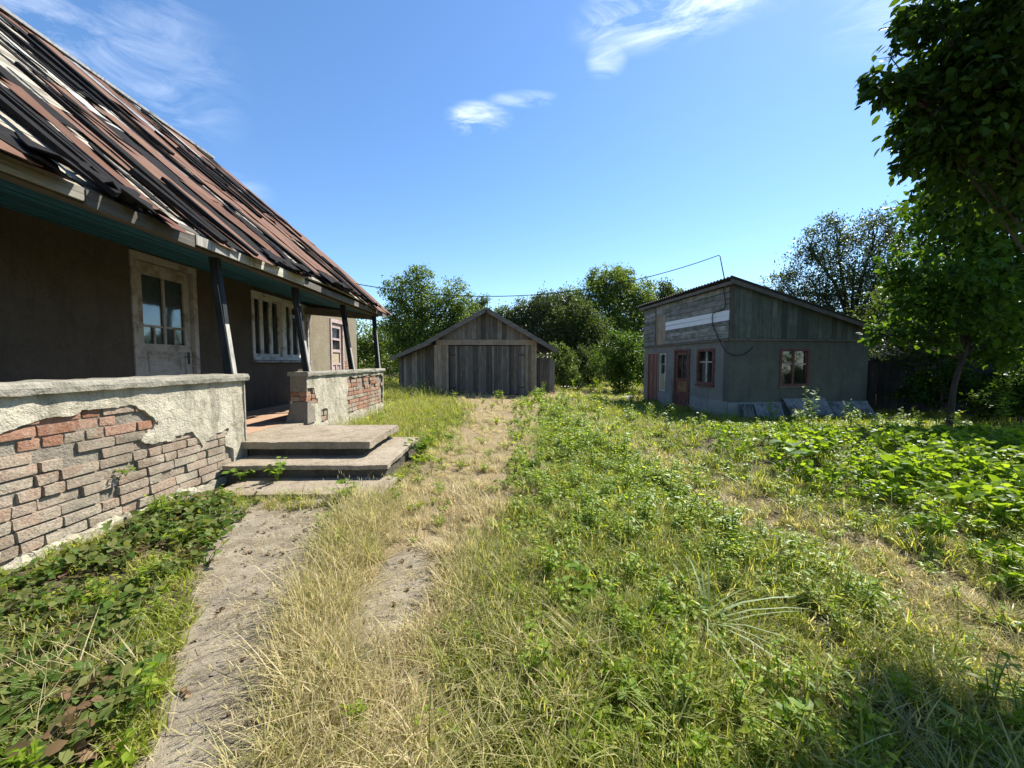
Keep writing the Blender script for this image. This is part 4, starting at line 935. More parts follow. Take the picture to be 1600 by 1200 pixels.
# roof slopes and rake boards
def roofq(pts, th=.05): 
    m = gm_(); m.hexa(pts, [(p[0], p[1], p[2] + th) for p in pts]); return m
roofq([(-3.0, 15.28, zL(-3.0)), (GXp, 15.28, GZp), (GXp, 21.2, GZp), (-3.0, 21.2, zL(-3.0))]).build('roof_slope', M['tar_grey'], gar)
roofq([(GXp, 15.28, GZp), (2.12, 15.28, zR(2.12)), (2.12, 21.2, zR(2.12)), (GXp, 21.2, GZp)]).build('roof_slope', M['tar_grey'], gar)
roofq([(-4.95, 16.95, 1.52), (-2.95, 15.5, 2.17), (-2.95, 21.2, 2.17), (-4.95, 21.2, 1.52)]).build('lean_to_roof', M['asbestos'], gar)
for (a, b, mt) in (((-3.02, zL(-3.02)), (GXp, GZp), 'plank_warm'), ((GXp, GZp), (2.14, zR(2.14)), 'plank_warm')):
    m = gm_(); m.bar((a[0], 15.26, a[1] - .045), (b[0], 15.26, b[1] - .045), .03, .17); m.build('rake_board', M['plank_x'], gar)
m = gm_(); m.bar((-4.97, 16.93, 1.47), (-2.9, 15.45, 2.13), .03, .17); m.build('rake_board', M['plank_x'], gar)
m = gm_(); m.bar((1.45, 15.68, 1.62), (2.0, 15.68, 1.60), .03, .06); m.build('wing_rail', M['plank_x'], gar)

# ------------------------------------------------------------------ leaves and blades
def leaf_arrays(C, D, U, Ln, Wd, shape='diamond', fold=.25, droop=.0):
    """leaves at C, pointing D, facing U (unit arrays), length Ln, half-width Wd -> V, F(tri/quad), leaf index per face"""
    n = len(C); Sd = np.cross(D, U); Sd /= np.linalg.norm(Sd, axis=1, keepdims=True) + 1e-9; U2 = np.cross(Sd, D)
    if shape == 'diamond': P = [(0, 0, 0), (.45, 1, fold), (1, 0, -droop), (.45, -1, fold)]; Fq = [(0, 1, 2), (0, 2, 3)]
    elif shape == 'oval': P = [(0, 0, 0), (.25, .8, fold*.8), (.65, .85, fold*.7), (1, 0, -droop), (.65, -.85, fold*.7), (.25, -.8, fold*.8), (.33, 0, .03), (.68, 0, -.02)]; Fq = [(0, 1, 6), (1, 2, 7), (1, 7, 6), (2, 3, 7), (0, 6, 5), (6, 7, 5), (7, 4, 5), (7, 3, 4)]
    else:  # heart / round leaf
        P = [(0, 0, 0), (-.12, .55, fold*.5), (.18, 1, fold), (.6, .8, fold*.7), (1, 0, -droop), (.6, -.8, fold*.7), (.18, -1, fold), (-.12, -.55, fold*.5), (.45, 0, .02)]
        Fq = [(0, 1, 2), (0, 2, 8), (2, 3, 8), (3, 4, 8), (0, 8, 6), (8, 5, 6), (8, 4, 5), (0, 6, 7)]
    k = len(P); V = np.zeros((n, k, 3))
    for i, (a, b, c) in enumerate(P): V[:, i] = C + D * (a * Ln)[:, None] + Sd * (b * Wd)[:, None] + U2 * (c * Wd)[:, None]
    F = (np.array(Fq)[None] + (np.arange(n) * k)[:, None, None]).reshape(-1, 3)
    return V.reshape(-1, 3), F, np.repeat(np.arange(n), len(Fq))
def unit(a): return a / (np.linalg.norm(a, axis=1, keepdims=True) + 1e-9)

LM = {}
LM['far'] = leafmat('far_leaf', (.055, .09, .027), (.14, .20, .055), .47)
LM['far_pale'] = leafmat('far_pale_leaf', (.05, .085, .03), (.12, .17, .055), .4)
LM['far_dark'] = leafmat('far_dark_leaf', (.032, .056, .022), (.085, .12, .042), .42)
LM['silver'] = leafmat('silvery_leaf', (.035, .055, .03), (.09, .12, .06), .32, gloss=.25)
LM['big'] = leafmat('large_tree_leaf', (.016, .038, .008), (.06, .11, .017), .38)
LM['young'] = leafmat('bright_young_leaf', (.028, .066, .010), (.085, .16, .022), .42)
LM['bush'] = leafmat('bush_leaf', (.04, .085, .02), (.10, .17, .035), .42)

def branch_mesh(mb, p0, d0, ln, r0, depth, r, spread=.6, bend=.25, tips=None, n=5):
    pts = [Vector(p0)]; d = Vector(d0).normalized(); rad = [r0]; k = 5
    for i in range(k):
        d = (d + Vector((r.uniform(-1, 1), r.uniform(-1, 1), r.uniform(-.4, .8))) * bend * .4).normalized(); pts.append(pts[-1] + d * (ln / k)); rad.append(r0 * (1 - .62 * (i + 1) / k))
    mb.tube(pts, rad, n)
    if tips is not None: tips += pts[2:]
    if depth > 0:
        for i in range(2, k + 1):
            for _ in range(r.choice((1, 1, 2))):
                dd = (d + Vector((r.uniform(-1, 1), r.uniform(-1, 1), r.uniform(-.2, .9))) * spread * 1.6).normalized()
                branch_mesh(mb, pts[i], dd, ln * r.uniform(.45, .7), rad[i] * .65, depth - 1, r, spread, bend, tips, max(3, n - 1))
    return pts
def tree(name, label, base, trunk_h, clumps, n, size, mat, seed, lean=(0, 0), cat='tree', group=None, shape='diamond', trunk_r=.12, tight=.55, wd=.34, hang=.25):
    """clumps: (x, y, z, radius) relative to the base; leaves gather in sub-clumps inside each one"""
    r = random.Random(seed); g = np.random.default_rng(seed)
    e = empty(name, base, label, cat, 0, group); mb = MB()
    top = Vector((lean[0], lean[1], trunk_h)); mb.tube([(0, 0, -.35), (lean[0]*.2, lean[1]*.3, trunk_h*.4), (lean[0]*.6, lean[1]*.6, trunk_h*.75), top], [trunk_r*1.3, trunk_r, trunk_r*.85, trunk_r*.7], 8)
    for c in clumps:
        c3 = Vector(c[:3]); st = Vector((0, 0, 0)).lerp(top, r.uniform(.6, 1.0)); mid = st.lerp(c3, .5) + Vector((r.uniform(-.2, .2), r.uniform(-.2, .2), r.uniform(-.1, .3))) * c[3]
        mb.tube([st, mid, c3], [trunk_r*.5, trunk_r*.32, trunk_r*.12], 5)
        for k in range(5):
            q_ = c3 + Vector((g.normal(), g.normal(), g.normal())) * c[3] * .36; mb.tube([mid.lerp(c3, r.uniform(.2, 1)), c3.lerp(q_, .5) + Vector((0, 0, .05)), q_], [trunk_r*.16, trunk_r*.1, trunk_r*.04], 4)
    mb.build('trunk', M['bark'], e)
    vol = np.array([c[3] ** 2 for c in clumps]); per = np.maximum(40, n * vol / vol.sum()).astype(int); Cs = []; Out = []
    for c, m_ in zip(clumps, per):
        ns = max(10, int(m_ / 45)); sub = unit(g.normal(size=(ns, 3))) * (g.random((ns, 1)) ** .38) * c[3]; sub[:, 2] *= .85
        sub_r = c[3] * g.uniform(.16, .34, ns); pick = g.integers(0, ns, m_)
        pos = sub[pick] + g.normal(size=(m_, 3)) * (sub_r[pick])[:, None] * tight
        Cs.append(pos + np.array(c[:3])); Out.append(pos / c[3])
    C = np.concatenate(Cs); O = np.concatenate(Out); n = len(C)
    D = unit(O * .7 + g.normal(size=(n, 3)) * .8 + np.array([0, 0, -hang])); U = unit(g.normal(size=(n, 3)) * .6 + np.array([0, 0, 1.0]))
    Ln = size * g.uniform(.65, 1.25, n); V, F, li = leaf_arrays(C, D, U, Ln, Ln * wd * g.uniform(.8, 1.2, n), shape, .25, .2)
    var = np.clip(g.normal(.45, .28, n), 0, 1)[li]
    o = mesh_obj('crown', np_mesh('crown', V, F, mat, False, {'var': var}), e); return e

# trees behind the garage and along the back of the plot ---------------------------------------------
tree('apple_tree', 'tall dark-leaved tree rising behind the left wing of the garage', (-5.0, 23.5, 0), 3.0,
     [(-.4, 0, 5.3, 1.5), (-1.2, .3, 3.6, 1.5), (.9, .2, 4.2, 1.5), (1.9, 0, 5.2, 1.2), (2.6, .2, 3.9, 1.3), (-.1, 0, 6.3, .9), (-1.3, 0, 5.6, .9), (.4, -.5, 2.6, 1.6), (-1.0, 0, 1.8, 1.4), (2.4, -.2, 2.4, 1.4)], 34000, .125, LM['far'], 1, trunk_r=.2)
tree('willow_tree', 'slim yellowish-green tree peeking over the left roof slope of the garage', (-2.2, 25.5, 0), 3,
     [(0, 0, 4.2, 1.0), (.6, .2, 5.0, .8), (-.3, 0, 3.2, 1.2), (1.2, 0, 3.9, 1.0), (2.2, 0, 4.3, .9), (2.4, 0, 3.2, 1.0)], 12000, .13, LM['far_pale'], 2, trunk_r=.12)
tree('grey_leaved_tree', 'loose silvery-leaved tree right of the garage peak', (2.0, 25.0, 0), 2.5,
     [(-.2, 0, 4.7, 1.1), (.9, 0, 5.0, 1.1), (-1.3, .2, 4.0, 1.1), (.2, 0, 3.3, 1.4), (1.7, 0, 4.0, 1.2), (2.2, .2, 2.6, 1.3), (-1.9, .2, 3.2, 1.0), (2.6, 0, 4.9, .9)], 21000, .13, LM['silver'], 3, trunk_r=.13)
tree('walnut_tree', 'broad round-crowned tree, the tallest in the middle distance', (8.4, 30, 0), 3.5,
     [(0, 0, 7.2, 1.7), (-1.7, 0, 6.4, 1.6), (1.8, 0, 6.5, 1.6), (.2, -.6, 5.2, 2.0), (-2.4, .2, 4.8, 1.6), (2.6, 0, 4.9, 1.6), (-.8, .4, 7.9, 1.0), (.9, .2, 8.0, .9), (0, -1, 3.4, 1.9), (2.2, -.4, 3.2, 1.5), (-2.2, -.4, 3.0, 1.6)], 42000, .16, LM['far'], 4, trunk_r=.25)
tree('plum_tree', 'dark low-branched tree before the tallest middle tree', (4.9, 23.5, 0), 2,
     [(0, 0, 3.6, 1.3), (-1.0, 0, 2.8, 1.3), (.9, .1, 3.1, 1.2), (.1, -.2, 1.9, 1.5), (-.3, 0, 4.4, .9), (-1.6, 0, 3.9, .9), (-1.4, .2, 1.5, 1.2)], 20000, .12, LM['far_dark'], 5, trunk_r=.14)
tree('distant_tree', 'small round tree showing over the near end of the outbuilding roof', (13.6, 33, 0), 4,
     [(0, 0, 7.2, 1.3), (.9, 0, 6.4, 1.3), (-1.1, 0, 6.2, 1.3), (0, 0, 5.2, 1.7)], 12000, .17, LM['far_dark'], 6, trunk_r=.2)
tree('distant_tree', 'middling tree filling the gap between garage and tallest tree', (5.4, 33, 0), 4,
     [(0, 0, 6.4, 1.4), (-1.6, 0, 6.0, 1.4), (1.3, 0, 5.6, 1.5), (-3.0, 0, 5.6, 1.4), (-4.2, 0, 4.8, 1.3), (0, 0, 3.9, 2.0), (-3, 0, 3.6, 1.8)], 22000, .17, LM['far_pale'], 7, trunk_r=.2)
tree('distant_tree', 'leafy tree seen through the open end of the veranda', (-11.5, 26, 0), 2.5,
     [(0, 0, 3.2, 1.7), (1.8, 0, 3.0, 1.6), (3.4, .2, 2.6, 1.6), (-1.6, 0, 2.7, 1.6), (1, 0, 1.5, 1.7), (3.6, 0, 1.3, 1.5)], 16000, .14, LM['far'], 8, trunk_r=.16)
tree('distant_tree', 'distant tree closing the view beside the apple tree', (-7.6, 36, 0), 4, [(0, 0, 4.4, 2.2), (-2.6, 0, 4.0, 2.0), (2.4, 0, 3.6, 2.0), (0, 0, 2, 2.4)], 12000, .2, LM['far_dark'], 9, trunk_r=.2)
tree('tall_shrub', 'sunny green shrub beside the far corner of the outbuilding', (5.4, 17.8, 0), .8,
     [(0, 0, 1.9, .9), (.5, .2, 1.3, .9), (-.5, 0, 1.2, .8), (.2, -.3, .6, .8), (.1, 0, 2.5, .55), (.9, .2, 2.1, .7), (1.2, .4, 1.0, .9)], 12000, .10, LM['bush'], 10, cat='shrub', trunk_r=.05)
tree('tall_shrub', 'low tangled shrub against the right wing of the garage', (2.75, 17.6, 0), .5, [(0, 0, .8, .7), (.2, .3, 1.4, .6), (-.2, .2, 1.9, .45), (.5, 0, .4, .5)], 5000, .09, LM['far_pale'], 11, cat='shrub', trunk_r=.04)
tree('tall_shrub', 'dark shrub mass at the end of the path', (4.6, 21.0, 0), .6, [(0, 0, .9, .9), (-1.0, .2, .8, .8), (1.0, .1, 1.0, .9), (-.2, 0, 1.7, .7)], 8000, .10, LM['far_dark'], 12, cat='shrub', trunk_r=.05)
# behind and beside the outbuilding
tree('cherry_tree', 'feathery backlit tree standing behind the outbuilding roof', (14.2, 15.5, 0), 3.0,
     [(0, 0, 5.2, 1.5), (-1.7, 0, 4.6, 1.4), (1.6, 0, 5.0, 1.5), (-.6, .2, 6.5, 1.0), (.9, 0, 6.7, 1.0), (-2.7, 0, 4.2, 1.0), (0, -.5, 3.6, 1.8), (2.6, 0, 3.8, 1.6), (-1.9, 0, 5.9, .7), (2.2, 0, 6.4, .9), (-1.2, -.2, 3.0, 1.5)], 42000, .105, LM['silver'], 13, trunk_r=.18, wd=.24, hang=-.3)
tree('hedge_tree', 'dense shaded tree at the right end of the outbuilding', (12.6, 11.4, 0), 1.8,
     [(0, 0, 2.9, 1.4), (-.9, .2, 2.2, 1.1), (1.4, 0, 3.2, 1.5), (.4, 0, 1.3, 1.3), (2.6, .2, 2.2, 1.4), (1.2, .3, 4.4, 1.2), (2.9, 0, 4.2, 1.4), (2.2, 0, .9, 1.2)], 20000, .115, LM['far_dark'], 14, trunk_r=.12)
tree('hedge_tree', 'dense shaded tree farther along the right fence', (17.6, 10.2, 0), 2.2,
     [(0, 0, 3.0, 1.6), (-1.4, 0, 4.0, 1.5), (1.6, 0, 4.2, 1.7), (.2, 0, 5.4, 1.5), (-1.6, 0, 5.6, 1.1), (2.8, 0, 2.8, 1.6), (-.8, 0, 1.2, 1.3), (2.2, 0, 1.2, 1.4)], 19000, .13, LM['far_dark'], 15, trunk_r=.16)
# young tree in the garden, crooked trunk
tree('young_tree', 'bright young tree with crooked slender trunk beside the garden bed', (8.9, 7.45, 0), 2.1,
     [(-.4, 0, 3.0, .75), (.5, .1, 3.3, .8), (-.9, -.1, 2.3, .5), (.1, -.2, 2.4, .7), (.9, 0, 2.4, .7), (-.3, .1, 3.9, .6), (.6, .1, 4.3, .7), (1.3, .2, 3.5, .7), (-1.1, 0, 3.1, .4), (-.6, -.1, 1.75, .45), (1.1, 0, 1.6, .5), (-1.3, .1, 1.9, .3), (1.15, .35, 4.4, .9), (.6, .3, 5.3, .8), (1.5, .3, 3.1, .9), (1.6, .3, 5.5, .9), (1.5, .2, 1.9, .7), (-.4, .2, 4.6, .5), (1.7, .4, 6.2, .7)], 15000, .125, LM['young'], 16, lean=(.55, .1), trunk_r=.045, shape='oval', tight=.75, wd=.33, hang=.5)
# big near tree, trunk just outside the frame
k_ = .45
tree('large_tree', 'large dark tree whose leafy boughs hang in from the right edge', (3.33, 2.115, 0), 2.35,
     [(x * k_, y * k_, EYE + (z - EYE) * k_, r_ * k_) for x, y, z, r_ in ((-1.7, -.1, 4.5, .75), (-1.15, 0, 5.4, .9), (-2.0, 0, 3.95, .42), (-2.35, 0, 3.95, .30), (-.9, .1, 3.9, .85), (.3, .2, 4.4, .8), (-.2, .8, 4.4, .8), (1.3, 0, 4.2, .6), (-1.9, .1, 5.2, .4), (-1.0, .2, 4.6, .8), (-.3, .2, 5.0, .9), (-1.5, .1, 5.9, .6), (-2.6, 0, 4.75, .32), (-2.85, 0, 4.55, .22), (-2.3, 0, 5.35, .42), (-2.1, .1, 4.3, .38), (-1.2, .2, 4.9, .7))], 21000, .052, LM['big'], 17, trunk_r=.022, shape='oval', tight=.8, wd=.32, hang=.75)
for k, (x, y, sc, lab) in enumerate(((11.6, 9.9, 1.0, 'shaded shrub just right of the outbuilding'), (13.4, 9.0, 1.15, 'dark shrub before the middle of the board fence'), (15.6, 8.6, 1.1, 'dark shrub before the fence near the right edge'), (11.0, 7.9, .75, 'low leafy shrub at the foot of the young tree'))):
    tree('elder_shrub', lab, (x, y, 0), .5, [(0, 0, .75 * sc, .6 * sc), (.6 * sc, 0, .6 * sc, .55 * sc), (-.6 * sc, .1, .55 * sc, .5 * sc), (.1, .1, 1.25 * sc, .45 * sc)], 4500, .09, LM['big'], 60 + k, cat='shrub', trunk_r=.035)

# board fence and neighbour's house beyond it on the right
fr_ = random.Random(4)
F0, F1 = Vector((10.9, 11.6, 0)), Vector((22.5, 8.0, 0)); fd = (F1 - F0); fl = fd.length; fd.normalize()
fence = empty('board_fence', F0, 'dark board fence deep in the shade behind the right trees', 'fence', math.atan2(fd.y, fd.x))
x = 0
while x < fl:
    wd = fr_.uniform(.13, .19); hh = 1.42 + fr_.uniform(-.05, .05); m = MB(); m.box(0, wd, -.012, .012, -.35, hh); o = m.build('fence_board', M['fence'], fence, (x, fr_.uniform(-.006, .006), 0)); x += wd + .012
for zq in (.35, 1.15): m = MB(); m.box(0, fl, .02, .07, zq, zq + .08); m.build('rail', M['fence'], fence)
NHO = (25, 20, 0)
nh = empty('neighbour_house', NHO, 'pale neighbouring house glimpsed through the trees at the right edge', 'house', -.35)
m = MB(); m.box(-4, 4, -3, 3, 0, 2.6); m.build('wall', M['annex_wall'], nh)
m = MB(); m.hexa([(-4.4, -3.4, 2.5), (4.4, -3.4, 2.5), (4.4, 0, 4.6), (-4.4, 0, 4.6)], [(-4.4, -3.4, 2.6), (4.4, -3.4, 2.6), (4.4, 0, 4.7), (-4.4, 0, 4.7)]); m.build('roof_slope', M['pale_sheet'], nh)
m = MB(); m.hexa([(-4.4, 0, 4.6), (4.4, 0, 4.6), (4.4, 3.4, 2.5), (-4.4, 3.4, 2.5)], [(-4.4, 0, 4.7), (4.4, 0, 4.7), (4.4, 3.4, 2.6), (-4.4, 3.4, 2.6)]); m.build('roof_slope', M['pale_sheet'], nh)
for xq in (-2.2, 1.4): 
    f_ = frame_y(xq, xq + 1, .9, 2.1, -3.04, .07, .03, M['win_paint'], 'window', nh); m = MB(); m.box(xq + .07, xq + .93, -3.02, -3.005, .97, 2.03); m.build('pane', M['glass'], f_)

g_ = np.random.default_rng(5); n_ = 52000; fx_ = g_.uniform(-60, 75, n_); top_ = 3.6 + 1.3 * fnoise(fx_, fx_ * 0, 3, .6) + .8 * fnoise(fx_, fx_ * 0, 5, 2.0)
fC = np.stack([fx_, 44 + g_.uniform(-3, 3, n_), np.abs(g_.random(n_)) ** .8 * np.maximum(1.5, top_)], 1); fl_ = .34 * g_.uniform(.6, 1.3, n_)
fV, fF, fi = leaf_arrays(fC, unit(g_.normal(size=(n_, 3))), unit(g_.normal(size=(n_, 3)) + np.array([0, -.5, .8])), fl_, fl_ * .4); 
tag(mesh_obj('far_woods', np_mesh('far_woods', fV, fF, LM['far'], False, {'var': np.clip(g_.normal(.4, .2, n_), 0, 1)[fi]})), 'distant belt of woods closing the horizon', None, None, 'stuff')

# rubble on the path beside the garage
def rubble(px, py, sx, sy, sz, rz, label, mat, seed):
    r = random.Random(seed); e = MB(); vv = []; n = 9
    for k, (s_, z) in enumerate(((1.0, -.03), (1.05, sz * .5), (.8, sz))):
        for i in range(n): a = 6.2832 * i / n; rr = r.uniform(.8, 1.1) * s_; vv.append((sx * rr * math.cos(a), sy * rr * math.sin(a), z * r.uniform(.85, 1.15)))
    ff = [tuple(range(n - 1, -1, -1)), tuple(range(2*n, 3*n))]
    for k in range(2):
        for i in range(n): ff.append((k*n + i, k*n + (i+1) % n, (k+1)*n + (i+1) % n, (k+1)*n + i))
    e.add(vv, ff); o = e.build('rubble_slab', mat, None, (px, py, float(ground_z(px, py)))); o.rotation_euler = (r.uniform(-.1, .15), r.uniform(-.15, .1), rz); tag(o, label, 'rubble', 'rubble lying by the garage')
rubble(3.15, 18.6, .55, .30, .16, .4, 'long pale broken slab beside the right corner of the garage', M['stone'], 1)
rubble(3.75, 19.6, .30, .22, .26, 1.0, 'pale upright lump behind the long broken slab', M['stone'], 2)
rubble(2.50, 11.1, .22, .16, .07, .2, 'small flat pale stone in the grass halfway to the garage', M['stone'], 3)
rubble(5.0, 15.6, .35, .2, .10, -.3, 'low grey stone near the far corner of the outbuilding', M['stone'], 4)
rubble(3.7, 15.9, .4, .14, .06, .1, 'thin flat stone strip between garage and outbuilding', M['stone'], 5)

# ------------------------------------------------------------------ ground plants
def blade_tuft(name, n, rad, hmin, hmax, wd, lean, curve, mat, seed, heads=0, lie=0):
    g = np.random.default_rng(seed); V = []; F = []; var = []
    for k in range(n):
        a = g.uniform(0, 6.283); rr = rad * math.sqrt(g.random()); b = np.array([rr * math.cos(a), rr * math.sin(a), -.01]); h = g.uniform(hmin, hmax)
        th = g.uniform(0, 6.283); ln = abs(g.normal(0, lean)) + lie; d = np.array([math.cos(th) * ln, math.sin(th) * ln, 1.0]); d /= np.linalg.norm(d)
        out = np.array([math.cos(th), math.sin(th), 0]); sd = np.array([-math.sin(th), math.cos(th), 0]); cv = g.uniform(.3, 1) * curve; w = wd * g.uniform(.7, 1.3); p = b; i0 = len(V); S_ = 4
        for s_ in range(S_ + 1):
            q = s_ / S_; ww = w * (1 - q) ** .7 * (.5 if s_ == S_ else 1)
            pp = b + d * h * q + (out * cv * q * q - np.array([0, 0, cv * .55 * q * q])) * h
            pp[2] = max(pp[2], .004)
            V.append(pp - sd * ww); V.append(pp + sd * ww)
        for s_ in range(S_): F.append((i0 + 2*s_, i0 + 2*s_ + 1, i0 + 2*s_ + 3)); F.append((i0 + 2*s_, i0 + 2*s_ + 3, i0 + 2*s_ + 2))
        vv_ = g.uniform(0, 1); var += [vv_] * (2 * S_)
        if k < heads:
            tip = V[-1]; i1 = len(V); hl = .035
            for s_ in range(3):
                q = s_ / 2; ww = .0024 * (1 if s_ == 1 else .4); V.append(tip + d * hl * q - sd * ww); V.append(tip + d * hl * q + sd * ww)
            for s_ in range(2): F.append((i1 + 2*s_, i1 + 2*s_ + 1, i1 + 2*s_ + 3)); F.append((i1 + 2*s_, i1 + 2*s_ + 3, i1 + 2*s_ + 2)); var += [.55, .55]
    return np_mesh(name, np.array(V), np.array(F), mat, False, {'var': np.array(var)})
def leafy_plant(name, stems, hgt, per, Ln, wd, shape, mat, stem_mat, seed, spread=.5, up=.9, tri=False, wild=.35):
    """upright or spreading stems with leaves; tri = three leaflets at each stalk end"""
    g = np.random.default_rng(seed); C = []; D = []; U = []; Ls = []; mb = MB()
    for k in range(stems):
        th = 6.283 * k / stems + g.uniform(-.5, .5); ln = g.uniform(.2, 1) * spread; h = hgt * g.uniform(.6, 1.1); top = np.array([math.cos(th) * ln * h, math.sin(th) * ln * h, h])
        mid = top * .5 + np.array([0, 0, h * .12]); mb.tube([(0, 0, -.02), tuple(mid), tuple(top)], [.004, .003, .0015], 3, False)
        for j in range(per):
            q = 1.0 if tri else (.25 + .75 * (j + 1) / per); p = (2 * q * (1 - q)) * mid + q * q * top + (1 - q) ** 2 * np.array([0, 0, 0.])
            a = th + (j - 1) * 1.6 if tri else g.uniform(0, 6.283)
            tl = g.uniform(-.25, .35) * wild / .35; C.append(p); D.append((math.cos(a), math.sin(a), tl)); U.append((g.normal() * wild, g.normal() * wild, up)); Ls.append(Ln * g.uniform(.6, 1.2) * (1 if tri else (.55 + .45 * math.sin(3.14 * min(1, q * .9)))))
    C, D, U, Ls = np.array(C), unit(np.array(D)), unit(np.array(U)), np.array(Ls)
    V, F, li = leaf_arrays(C, D, U, Ls, Ls * wd, shape, .22, .25); var = g.uniform(0, 1, len(C))[li]
    me0 = mb.mesh('s'); SV = np.array([v_.co[:] for v_ in me0.vertices]); SF = []
    for p in me0.polygons: vs_ = list(p.vertices); SF.append(vs_[:3]); SF.append([vs_[0], vs_[2], vs_[3]])
    bpy.data.meshes.remove(me0)
    V2 = np.concatenate([V, SV]); F2 = np.concatenate([F, np.array(SF) + len(V)]); var2 = np.concatenate([var, np.full(len(SF), .35)])
    return np_mesh(name, V2, F2, mat, False, {'var': var2})
GM = {}
GM['grass'] = leafmat('grass_blade', (.11, .16, .016), (.27, .33, .045), .52, inst=True, dry=(.62, .53, .32), gloss=.2)
GM['straw'] = leafmat('straw_blade', (.30, .245, .14), (.62, .54, .35), .34, trc=(1.2, 1.1, .9), gloss=.12)
GM['weed'] = leafmat('weed_leaf', (.11, .19, .013), (.30, .42, .038), .56, dry=(.38, .34, .10), gloss=.2)
GM['broad'] = leafmat('garden_leaf', (.085, .15, .016), (.21, .30, .04), .52, gloss=.08)
GM['straw_leaf'] = leafmat('strawberry_leaf', (.055, .105, .02), (.15, .22, .055), .42, dry=(.17, .105, .06), gloss=.2)
GM['litter'] = leafmat('dead_leaf', (.09, .05, .028), (.25, .17, .10), .15, trc=(1.1, 1, .9), gloss=.05)

def scatter(name, label, P, rot, scl, idx, tint, protos):
    """one object of stuff: prototypes placed on points with geometry nodes"""
    me = bpy.data.meshes.new(name); me.vertices.add(len(P)); me.vertices.foreach_set('co', P.astype(np.float32).ravel())
    for an, ty, av in (('rot', 'FLOAT_VECTOR', rot), ('scl', 'FLOAT', scl), ('idx', 'INT', idx), ('tint', 'FLOAT', tint)):
        a = me.attributes.new(an, ty, 'POINT'); a.data.foreach_set('vector' if ty == 'FLOAT_VECTOR' else 'value', np.ascontiguousarray(av, dtype=np.int32 if ty == 'INT' else np.float32).ravel())
    o = mesh_obj(name, me); tag(o, label, None, None, 'stuff')
    ng = bpy.data.node_groups.new(name, 'GeometryNodeTree')
    ng.interface.new_socket('Geometry', in_out='INPUT', socket_type='NodeSocketGeometry'); ng.interface.new_socket('Geometry', in_out='OUTPUT', socket_type='NodeSocketGeometry')
    N = ng.nodes; gi = N.new('NodeGroupInput'); go = N.new('NodeGroupOutput'); iop = N.new('GeometryNodeInstanceOnPoints'); jn = N.new('GeometryNodeGeometryToInstance')
    for pm in reversed(protos):        # joined instances come out in reverse order of linking
        ob = bpy.data.objects.new(pm.name, pm); oi = N.new('GeometryNodeObjectInfo'); oi.inputs['Object'].default_value = ob; oi.inputs['As Instance'].default_value = True
        ng.links.new(oi.outputs['Geometry'], jn.inputs[0]) if False else None
        gi2 = N.new('GeometryNodeGeometryToInstance'); oi.inputs['As Instance'].default_value = False; ng.links.new(oi.outputs['Geometry'], gi2.inputs[0])
        if 'join' not in locals() or join is None: join = N.new('GeometryNodeJoinGeometry')
        ng.links.new(gi2.outputs[0], join.inputs[0])
    N.remove(jn)
    def attr(n_, ty): a = N.new('GeometryNodeInputNamedAttribute'); a.data_type = ty; a.inputs['Name'].default_value = n_; return a.outputs[0]
    ng.links.new(gi.outputs[0], iop.inputs['Points']); ng.links.new(join.outputs[0], iop.inputs['Instance']); iop.inputs['Pick Instance'].default_value = True
    ng.links.new(attr('idx', 'INT'), iop.inputs['Instance Index'])
    e2r = N.new('FunctionNodeEulerToRotation'); ng.links.new(attr('rot', 'FLOAT_VECTOR'), e2r.inputs[0]); ng.links.new(e2r.outputs[0], iop.inputs['Rotation'])
    ng.links.new(attr('scl', 'FLOAT'), iop.inputs['Scale']); ng.links.new(iop.outputs[0], go.inputs[0])
    md = o.modifiers.new('scatter', 'NODES'); md.node_group = ng
    return o
G = np.random.default_rng(77)
def blocked(x, y):
    b = (x < -2.93) & (y < 9.7)
    b |= (x < -1.2) & (x > -3) & (y > 3.62) & (y < 5.6)
    b |= (x < -4.7) & (y < 12.7)
    # outbuilding footprint in its own frame
    cx_, sx_ = math.cos(SRZ), math.sin(SRZ); lx = (x - SH[0]) * cx_ + (y - SH[1]) * sx_; ly = -(x - SH[0]) * sx_ + (y - SH[1]) * cx_
    b |= (lx > -.02) & (lx < SW) & (ly > -.02) & (ly < SD)
    b |= (x > -4.6 + np.maximum(0, (17.1 - y)) * 1.2) & (x < 2.1) & (y > 15.55) & (y < 21)
    return b
def sample(dens, y0, y1, keepf, xlim=None):
    w0 = -1.42 * y1 - .6; w1 = 1.42 * y1 + .6
    if xlim: w0, w1 = max(w0, xlim[0]), min(w1, xlim[1])
    n = int(dens * (w1 - w0) * (y1 - y0)); x = G.uniform(w0, w1, n); y = G.uniform(y0, y1, n)
    k = (np.abs(x) < 1.42 * y + .6) & ~blocked(x, y); x, y = x[k], y[k]
    k = G.random(len(x)) < keepf(x, y); return x[k], y[k]
def pts3(x, y, dz=0): return np.stack([x, y, ground_z(x, y) + dz], 1)
def rots(n, tilt=.12): return np.stack([G.normal(0, tilt, n), G.normal(0, tilt, n), G.uniform(0, 6.283, n)], 1)
bedm = lambda x, y: sstep(2.3, 3.3, x + .35 * fnoise(x, y, 3, 1.4)) * sstep(9.4, 8.6, y) * sstep(1.7, 2.4, y + .2 * (x - 2.6))
strawm = lambda x, y: sstep(-1.95 + .25 * (3 - 3), -2.15, x + .12 * fnoise(x, y, 2, 2) - .5 * np.clip(2.6 - y, -1, 2)) * sstep(3.75, 3.5, y) * sstep(.9, 1.4, y) * sstep(-2.86, -2.68, x + .05 * fnoise(x, y, 6, 3))
bare = lambda x, y: np.clip(1 - 1.15 * path_mask(x, y), 0, 1)

